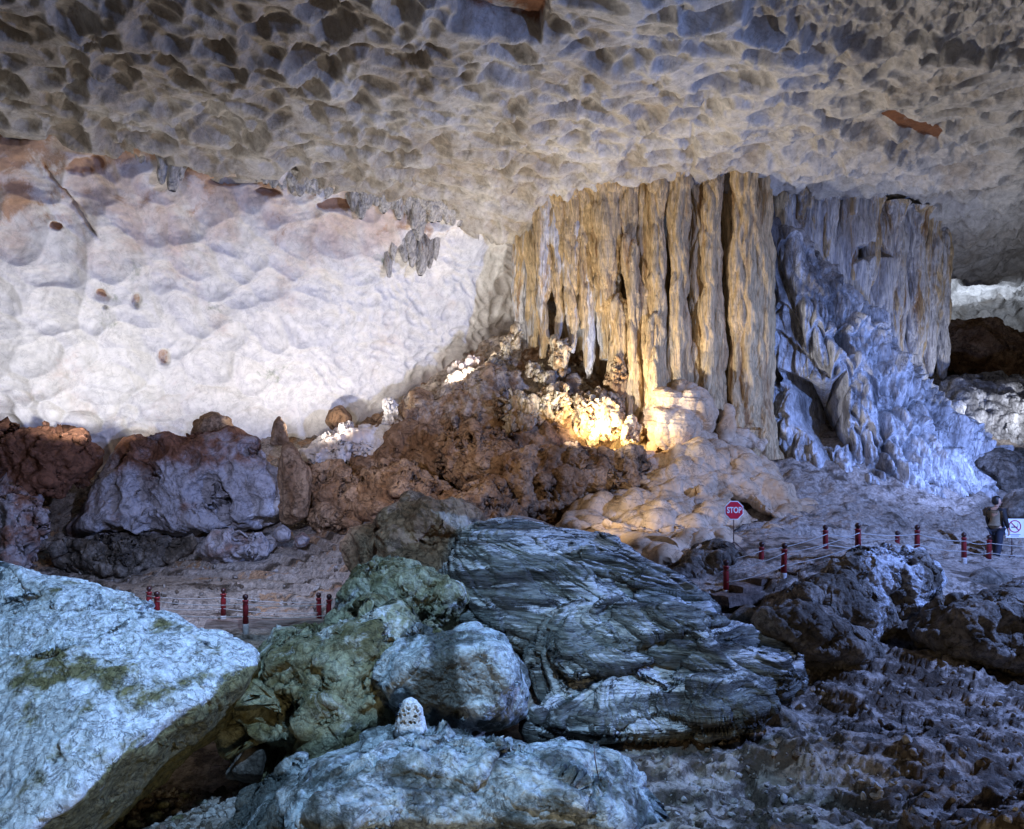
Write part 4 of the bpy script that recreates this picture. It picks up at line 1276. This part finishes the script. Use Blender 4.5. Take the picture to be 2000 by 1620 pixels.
def make_post(px, base_py, Y, label, first=[None]):
    p = P(px, base_py, Y)
    if first[0] is None:
        r = empty('rope_post', p, label, 'post', 'red rope posts beside the path')
        bm_obj('shaft', lathe([(.060, .13), (.058, .5), (.055, .60), (.066, .605), (.066, .625), (.05, .635)]), M['red'], r, True)
        bm_obj('base', lathe([(.064, -.35), (.064, .11), (.062, .135)]), M['white'], r, True)
        bm_obj('finial', lathe([(.045, .632), (.03, .645), (.045, .66), (.058, .685), (.060, .71), (.048, .74), (.02, .758), (.004, .762)]), M['blackred'], r, True)
        first[0] = r
        return p
    k_ = math.sin(px * 1.7) * .035
    r = first[0].copy()
    COL.objects.link(r)
    r.location = p
    r.rotation_euler = (k_, math.cos(px) * .03, px)
    r['label'] = label
    for ch in list(first[0].children):
        c_ = ch.copy()
        COL.objects.link(c_)
        c_.parent = r
    return p


near = [make_post(1418, 1165, 15.2, 'nearest rope post at the foot of the steps, right of the layered outcrop'),
        make_post(1530, 1132, 15.2, 'leaning looking post left of the dark steps, second of the two above the stones'),
        make_post(1676, 1092, 15.4, 'tall rope post at the top of the steps, just left of the knobbly boulder'),
        make_post(1791, 1088, 17.4, 'rope post rising behind the top of the knobbly boulder'),
        make_post(1883, 1100, 18.2, 'rope post between the knobbly boulder and the person'),
        make_post(1931, 1103, 18.7, 'rope post directly in front of the standing person'),
        make_post(2090, 1110, 18.9, 'rope post beyond the no smoking sign')]
far = [make_post(1271, 1152, 17.6, 'short looking rope post half hidden behind the layered outcrop'),
       make_post(1349, 1152, 16.6, 'rope post with its foot hidden, in front of the brown stained boulder'),
       make_post(1486, 1124, 16.4, 'rope post below and right of the stop sign'),
       make_post(1613, 1090, 16.8, 'rope post with a white foot at the back of the steps'),
       make_post(1752, 1094, 19.2, 'distant rope post in the row behind the knobbly boulder')]
lefta = [make_post(290, 1210, 16.8, 'rope post whose finial just shows above the pale boulder, leftmost'),
         make_post(436, 1214, 16.6, 'rope post standing on the board edge, left of a pair beside the pale boulder'),
         make_post(624, 1222, 16.8, 'left post of the close pair beside the peaked crag')]
leftb = [make_post(307, 1224, 15.6, 'rope post barely showing above the pale boulder, right of the leftmost one'),
         make_post(480, 1231, 15.3, 'rope post with a white foot in front of the board edge'),
         make_post(641, 1228, 16.0, 'right post of the close pair beside the peaked crag')]


def rope(a, b, h, label, sag=0.05):
    pts = []
    for i in range(9):
        t = i / 8
        p = a * (1 - t) + b * t
        pts.append((p[0], p[1] - .055, p[2] + h - sag * 4 * t * (1 - t)))
    o = bm_obj('rope', tube(pts, 0.009, 5), M['rope'], None, True, )
    me = o.data
    c0 = Vector(pts[0])
    for v in me.vertices:
        v.co -= c0
    o.location = c0
    tag(o, label, 'rope', 'guard ropes along the path')


def ropes(ps, names):
    for a, b, nm in zip(ps, ps[1:], names):
        rope(a, b, 0.55, 'upper grey rope ' + nm)
        rope(a, b, 0.30, 'lower grey rope ' + nm)


ropes(near, ['climbing between the two posts left of the near steps', 'climbing over the near side of the steps', 'over the top of the knobbly boulder',
             'just right of the knobbly boulder', 'ending at the post before the person', 'crossing the person and the no smoking sign'])
ropes(far, ['by the layered outcrop at the far side', 'climbing from the brown stained boulder', 'at the back of the steps', 'behind the knobbly boulder at the far side'])
ropes(lefta, ['of the far row beside the pale boulder', 'of the far row above the board edge'])
ropes(leftb, ['of the near row beside the pale boulder', 'of the near row above the board edge'])

# steps
M['step'] = rockmat('step_stone', (0.075, 0.055, 0.045), (0.16, 0.12, 0.10), (0.36, 0.33, 0.32), scale=3, bump=.6, bump_scale=14, c2lo=.62, bdist=.03)


def slab_box(name, px, py, Y, w_, d_, h_, label, cat, group, mat, rot=0.0, seed=1):
    p = P(px, py, Y)
    bm = bmesh.new()
    bmesh.ops.create_cube(bm, size=1)
    bmesh.ops.scale(bm, vec=(w_, d_, h_), verts=bm.verts)
    bmesh.ops.subdivide_edges(bm, edges=bm.edges[:], cuts=9, use_grid_fill=True)
    co = np.array([v.co[:] for v in bm.verts])
    dd = np.stack([noise3(co * 3 + seed * 9.1, k_) for k_ in range(3)], 1) * .05 + np.stack([noise3(co * 9 + seed * 9.1, k_) for k_ in range(3)], 1) * .015
    for v, q in zip(bm.verts, dd):
        v.co += Vector(q)
    o = bm_obj(name, bm, mat, None, False)
    o.location = p
    o.rotation_euler = (0, 0, rot)
    tag(o, label, cat, group)


ordn = ['lowest stone step, at the foot of the nearest rope post', 'second stone step up from the near rope post', 'third stone step, between the two posts of the flight',
        'fourth stone step, just right of the white footed post', 'fifth stone step, below the tall post', 'top stone step beside the tall post of the flight']
for i, (px, py, Y) in enumerate([(1445, 1168, 15.0), (1475, 1150, 15.4), (1510, 1136, 15.7), (1575, 1122, 15.8), (1605, 1108, 16.1), (1630, 1094, 16.4)]):
    slab_box('stone_step', px, py, Y, 1.15, 0.5, 0.20, ordn[i], 'step', 'stone steps of the path', M['step'], 0.5, i)
M['beam'] = rockmat('weathered_beam', (0.20, 0.14, 0.11), (0.36, 0.28, 0.24), None, scale=3, bump=.5, stretch=(.4, 3, 5), bump_scale=12, bdist=.02)
slab_box('board_edge', 520, 1222, 15.9, 2.6, 0.16, 0.26, 'long weathered beam edging the path behind the left posts', 'beam', None, M['beam'], 0.0, 9)
slab_box('board_edge', 540, 1246, 15.2, 2.2, 0.5, 0.16, 'lower broken ledge in front of the beam by the left posts', 'beam', None, M['ground'], 0.0, 11)


# ------------------------------------------------------------------ signs
def text_mesh(txt, size, ext=0.002):
    cu = bpy.data.curves.new('text', 'FONT')
    cu.body = txt
    cu.size = size
    cu.align_x = 'CENTER'
    cu.align_y = 'CENTER'
    cu.extrude = ext
    cu.offset = size * 0.025
    o = bpy.data.objects.new('text', cu)
    COL.objects.link(o)
    dg = bpy.context.evaluated_depsgraph_get()
    me = bpy.data.meshes.new_from_object(o.evaluated_get(dg))
    bpy.data.objects.remove(o)
    bpy.data.curves.remove(cu)
    return me


def ngon(r, n, rot, y0, y1, inner=None):
    bm = bmesh.new()

    def ring(rr, y):
        return [bm.verts.new((rr * math.cos(rot + 2 * math.pi * i / n), y, rr * math.sin(rot + 2 * math.pi * i / n))) for i in range(n)]
    a, b = ring(r, y0), ring(r, y1)
    if inner is None:
        bm.faces.new(a)
        bm.faces.new(b[::-1])
        for i in range(n):
            bm.faces.new((a[i], b[i], b[(i + 1) % n], a[(i + 1) % n]))
    else:
        c_, d_ = ring(inner, y0), ring(inner, y1)
        for i in range(n):
            j = (i + 1) % n
            bm.faces.new((a[i], b[i], b[j], a[j]))
            bm.faces.new((c_[i], c_[j], d_[j], d_[i]))
            bm.faces.new((a[i], a[j], c_[j], c_[i]))
            bm.faces.new((b[i], d_[i], d_[j], b[j]))
    bmesh.ops.recalc_face_normals(bm, faces=bm.faces[:])
    return bm


def stand(root, h):
    bm_obj('pole', tube([(0, 0, .2), (0, 0, h)], .012, 8), M['iron'], root, True)
    for a in (200, 340, 90):
        x, y = .30 * math.cos(math.radians(a)), .30 * math.sin(math.radians(a))
        bm_obj('leg', tube([(0, 0, .24), (x, y, -.04)], .011, 6), M['iron'], root, True)


b0 = P(1433, 1078, 17.0)
s = empty('stop_sign', b0, 'red octagonal STOP sign on a thin tripod stand at the edge of the flowstone', 'sign')
sz = (1078 - 997) / F * 17.0
stand(s, sz)
r8 = 0.235
rot8 = math.radians(22.5)
o = bm_obj('panel', ngon(r8, 8, rot8, -.012, .012), M['signwhite'], s)
o.location = (0, -.02, sz)
o2 = bm_obj('red_face', ngon(r8 * .90, 8, rot8, -.003, .003), M['signred'], o)
o2.location = (0, -.0155, 0)
me = text_mesh('STOP', 0.165)
me.materials.clear()
me.materials.append(M['signwhite'])
t_ = bpy.data.objects.new('lettering', me)
COL.objects.link(t_)
t_.parent = o
t_.rotation_euler = (math.radians(90), 0, 0)
t_.scale = (0.86, 1.15, 1)
t_.location = (0, -.0215, 0)

b1 = P(1976, 1101, 19.3)
s = empty('no_smoking_sign', b1, 'white square no smoking sign on a tripod stand beside the person', 'sign')
sz = (1101 - 1032) / F * 19.3
stand(s, sz)
bm = bmesh.new()
bmesh.ops.create_cube(bm, size=1)
bmesh.ops.scale(bm, vec=(.50, .02, .50), verts=bm.verts)
o = bm_obj('board', bm, M['signwhite'], s)
o.location = (0.06, -.02, sz)
M['purple'] = plain('ring_paint', (0.35, 0.01, 0.10), 0.5, .1, 6)
rg_ = bm_obj('prohibition_ring', ngon(.165, 40, 0, -.003, .003, inner=.140), M['purple'], o)
rg_.location = (0, -.014, .05)
bm = bmesh.new()
bmesh.ops.create_cube(bm, size=1)
bmesh.ops.scale(bm, vec=(.30, .005, .024), verts=bm.verts)
q = bm_obj('slash', bm, M['purple'], rg_)
q.rotation_euler = (0, math.radians(45), 0)
q.location = (0, -.003, 0)
bm = bmesh.new()
bmesh.ops.create_cube(bm, size=1)
bmesh.ops.scale(bm, vec=(.17, .004, .028), verts=bm.verts)
q = bm_obj('cigarette', bm, M['signblack'], rg_)
q.location = (-.01, .0005, -.02)
q = bm_obj('smoke_mark', tube([(.07, 0, 0), (.085, 0, .03), (.07, 0, .05), (.08, 0, .075)], .005, 5), M['signblack'], rg_)
M['note'] = plain('grey_print', (0.10, 0.12, 0.25), .5, .1, 6)
for zq, wq in ((-.165, .30), (-.205, .22)):
    bm = bmesh.new()
    nb = 9
    for i in range(nb):
        r_ = bmesh.ops.create_cube(bm, size=1)
        bmesh.ops.scale(bm, vec=(wq / nb * .72, .002, .020), verts=r_['verts'])
        bmesh.ops.translate(bm, vec=((i - (nb - 1) / 2) * wq / nb, 0, 0), verts=r_['verts'])
    q = bm_obj('small_print', bm, M['note'], o)
    q.location = (0, -.0125, zq)

# twig on the slab
tw = [P(1168, 1532, 6.9) + np.array([.02, 0, 0]), P(1166, 1505, 6.85), P(1162, 1480, 6.8), P(1160, 1455, 6.85)]
o = bm_obj('twig', tube([tuple(x) for x in tw], [.004, .006, .006, .003], 6), M['iron'], None, True)
for v in o.data.vertices:
    v.co -= Vector(tw[0])
o.location = Vector(tw[0])
tag(o, 'thin bare twig sticking up from the right end of the long slab', 'twig')


# ------------------------------------------------------------------ person
def skin(name, verts, edges, radii, mat, parent, root=0, sub=2):
    me = bpy.data.meshes.new(name)
    me.from_pydata(verts, edges, [])
    o = bpy.data.objects.new(name, me)
    COL.objects.link(o)
    mo = o.modifiers.new('skin', 'SKIN')
    mo.use_smooth_shade = True
    for i, v in enumerate(me.skin_vertices[0].data):
        r_ = radii[i]
        v.radius = r_ if isinstance(r_, tuple) else (r_, r_)
        v.use_root = (i == root)
    su = o.modifiers.new('sub', 'SUBSURF')
    su.levels = su.render_levels = sub
    dg = bpy.context.evaluated_depsgraph_get()
    m2 = bpy.data.meshes.new_from_object(o.evaluated_get(dg))
    m2.name = name
    m2.materials.clear()
    m2.materials.append(mat)
    m2.polygons.foreach_set('use_smooth', [True] * len(m2.polygons))
    bpy.data.objects.remove(o)
    r_ = bpy.data.objects.new(name, m2)
    COL.objects.link(r_)
    r_.parent = parent
    return r_


M['skin'] = plain('skin', (0.50, 0.30, 0.22), .55, .06, 20)
M['hair'] = plain('black_hair', (0.012, 0.010, 0.010), .5, .2, 60)
M['jacket'] = plain('black_jacket', (0.018, 0.017, 0.020), .8, .2, 30)
M['tan'] = plain('tan_jacket_panel', (0.21, 0.165, 0.11), .85, .15, 30)
M['jeans'] = plain('dark_trousers', (0.02, 0.025, 0.045), .8, .25, 40)
M['shoe'] = plain('dark_shoe', (0.03, 0.03, 0.03), .6, .2, 20)
M['bag'] = plain('blue_bag', (0.12, 0.16, 0.26), .7, .2, 20)

# figure faces +X and a little away from the camera, head turned to the right of the picture
pv = [(0, 0, .95), (0, 0, 1.12), (.01, 0, 1.30), (0.0, 0, 1.44), (.015, 0, 1.50), (.03, 0, 1.56), (.04, 0, 1.64), (.045, 0, 1.71),   # 0-7
      (0, .18, 1.42), (0.02, .24, 1.16), (.10, .23, .92),                       # far arm 8-10
      (0, -.18, 1.42), (-.02, -.25, 1.16), (.10, -.24, .93),                     # near arm 11-13
      (0, .09, .90), (.10, .10, .50), (.16, .11, .09), (.27, .11, .04),          # far leg 14-17
      (0, -.09, .90), (-.04, -.10, .50), (-.16, -.11, .09), (-.06, -.11, .04)]   # near leg 18-21
pe = [(0, 1), (1, 2), (2, 3), (3, 4), (4, 5), (5, 6), (6, 7), (3, 8), (8, 9), (9, 10), (3, 11), (11, 12), (12, 13), (0, 14), (14, 15), (15, 16), (16, 17),
      (0, 18), (18, 19), (19, 20), (20, 21)]
pr = [(.14, .11), (.13, .10), (.15, .11), (.10, .08), .055, .055, .088, .06, .05, .042, .028, .05, .042, .028, .085, .058, .036, .035, .085, .058, .036, .035]
root_p = P(1946, 1102, 19.3)
person = empty('person', root_p, 'person in black and tan jacket standing by the rope posts, head turned right', 'person')
# fingers and thumb join the wrist chains
for w_i, sy in ((10, 1), (13, -1)):
    wx, wy, wz = pv[w_i]
    pi_ = len(pv)
    pv.append((wx + .03, wy, wz - .07))
    pe.append((w_i, pi_))
    pr.append((.018, .036))
    for k_, (dx, ln) in enumerate([(-.030, .060), (-.010, .072), (.012, .066), (.032, .050)]):
        a_ = len(pv)
        pv += [(wx + .03 + dx, wy, wz - .11), (wx + .045 + dx, wy - .012 * sy, wz - .11 - ln * .55), (wx + .05 + dx, wy - .03 * sy, wz - .11 - ln)]
        pe += [(pi_, a_), (a_, a_ + 1), (a_ + 1, a_ + 2)]
        pr += [.0095, .009, .0075]
    a_ = len(pv)
    pv += [(wx + .075, wy - .01 * sy, wz - .05), (wx + .10, wy - .02 * sy, wz - .085)]
    pe += [(pi_, a_), (a_, a_ + 1)]
    pr += [.011, .009]
bodyo = skin('body', pv, pe, pr, M['skin'], person)
TURN = math.radians(22)
bodyo.rotation_euler = (0, 0, TURN)
jk = [(0, 0, .90), (0, 0, 1.02), (0, 0, 1.16), (.01, 0, 1.32), (0, 0, 1.43), (.01, 0, 1.485),
      (0, .185, 1.42), (.02, .25, 1.16), (.09, .24, .95), (0, -.185, 1.42), (-.02, -.26, 1.16), (.09, -.25, .96)]
je = [(0, 1), (1, 2), (2, 3), (3, 4), (4, 5), (4, 6), (6, 7), (7, 8), (4, 9), (9, 10), (10, 11)]
jr = [(.175, .145), (.17, .14), (.165, .135), (.18, .14), (.12, .10), .075, .072, .060, .048, .072, .060, .048]
o = skin('jacket', jk, je, jr, M['jacket'], person, 2)
o.rotation_euler = (0, 0, TURN)
o.data.materials.append(M['tan'])
for p_ in o.data.polygons:   # tan back panel
    c_ = p_.center
    if c_.x < 0.0 and abs(c_.y) < .2 and c_.z < 1.40 and c_.z > .93:
        p_.material_index = 1
tr = [(0, 0, .96), (0, .09, .88), (.10, .10, .50), (.16, .11, .10), (0, -.09, .88), (-.04, -.10, .50), (-.16, -.11, .10)]
te = [(0, 1), (1, 2), (2, 3), (0, 4), (4, 5), (5, 6)]
o = skin('trousers', tr, te, [(.15, .12), .105, .078, .062, .105, .078, .062], M['jeans'], person)
o.rotation_euler = (0, 0, TURN)
for sx, sy in ((.16, .11), (-.16, -.11)):
    o = skin('shoe', [(sx - .05, sy, .05), (sx + .06, sy, .05), (sx + .16, sy, .035)], [(0, 1), (1, 2)], [(.05, .05), (.048, .05), (.035, .035)], M['shoe'], person)
    o.rotation_euler = (0, 0, TURN)


def ball(r, seg=24):
    bm = bmesh.new()
    bmesh.ops.create_uvsphere(bm, u_segments=seg, v_segments=seg // 2, radius=r)
    return bm


bm = ball(1.0, 40)
for v in bm.verts:
    x, y, z = v.co
    # swept cap: leave the face (+x) open
    cut = max(0.0, x - .25) * (1 if z < .55 else 0)
    v.co = Vector((x * .112 - cut * .13, y * .094, z * .118 + (0.02 if z > .5 else 0)))
    v.co *= 1 + .06 * math.sin(x * 17 + y * 13) * math.cos(z * 15)
hair = bm_obj('hair', bm, M['hair'], person, True, (0.015, 0.012, 1.665))
hair.rotation_euler = (0, 0, math.radians(-20))
H = math.radians(-20)


def face_pt(dx, dy, dz):
    return (.045 + dx * math.cos(H) - dy * math.sin(H), .012 + dx * math.sin(H) + dy * math.cos(H), 1.64 + dz)


bm = ball(1.0, 24)
for v in bm.verts:
    x, y, z = v.co
    v.co = Vector((x * .088 + .012 * (x > .6) * (abs(y) < .25) * (abs(z) < .3), y * .076 * (1 - .2 * (z < -.4)), z * .112))
fo = bm_obj('face', bm, M['skin'], bodyo, True, (0.045, -.004, 1.635))
for sy in (-.032, .032):
    bm_obj('eye', ball(.011, 10), M['signblack'], person, True, face_pt(.083, sy, .012))
    bm_obj('ear', ball(.02, 10), M['skin'], person, True, face_pt(-.01, sy * 2.5, .0))
bm = bmesh.new()
bmesh.ops.create_cone(bm, segments=8, radius1=.016, radius2=.004, depth=.035, cap_ends=True)
bm_obj('nose', bm, M['skin'], person, True, face_pt(.092, 0, -.012))
bm = bmesh.new()
bmesh.ops.create_cube(bm, size=1)
bmesh.ops.scale(bm, vec=(.008, .040, .008), verts=bm.verts)
mo_ = bm_obj('mouth', bm, M['purple'], person, False, face_pt(.080, 0, -.052))
# shoulder bag carried on the far side
bgp = root_p + np.array([.22, .10, .80])
bag = empty('shoulder_bag', bgp, 'blue grey shoulder bag hanging at the right side of the person', 'bag')
bm = bmesh.new()
bmesh.ops.create_cube(bm, size=1)
bmesh.ops.scale(bm, vec=(.13, .26, .34), verts=bm.verts)
bmesh.ops.bevel(bm, geom=bm.edges[:], offset=.04, segments=3, affect='EDGES')
bm_obj('bag_body', bm, M['bag'], bag, True, (0, 0, .14))
bm_obj('strap', tube([(0, -.1, .3), (-.08, -.05, .5), (-.16, 0, .66), (-.1, .08, .5), (0, .1, .3)], .012, 6), M['bag'], bag, True)
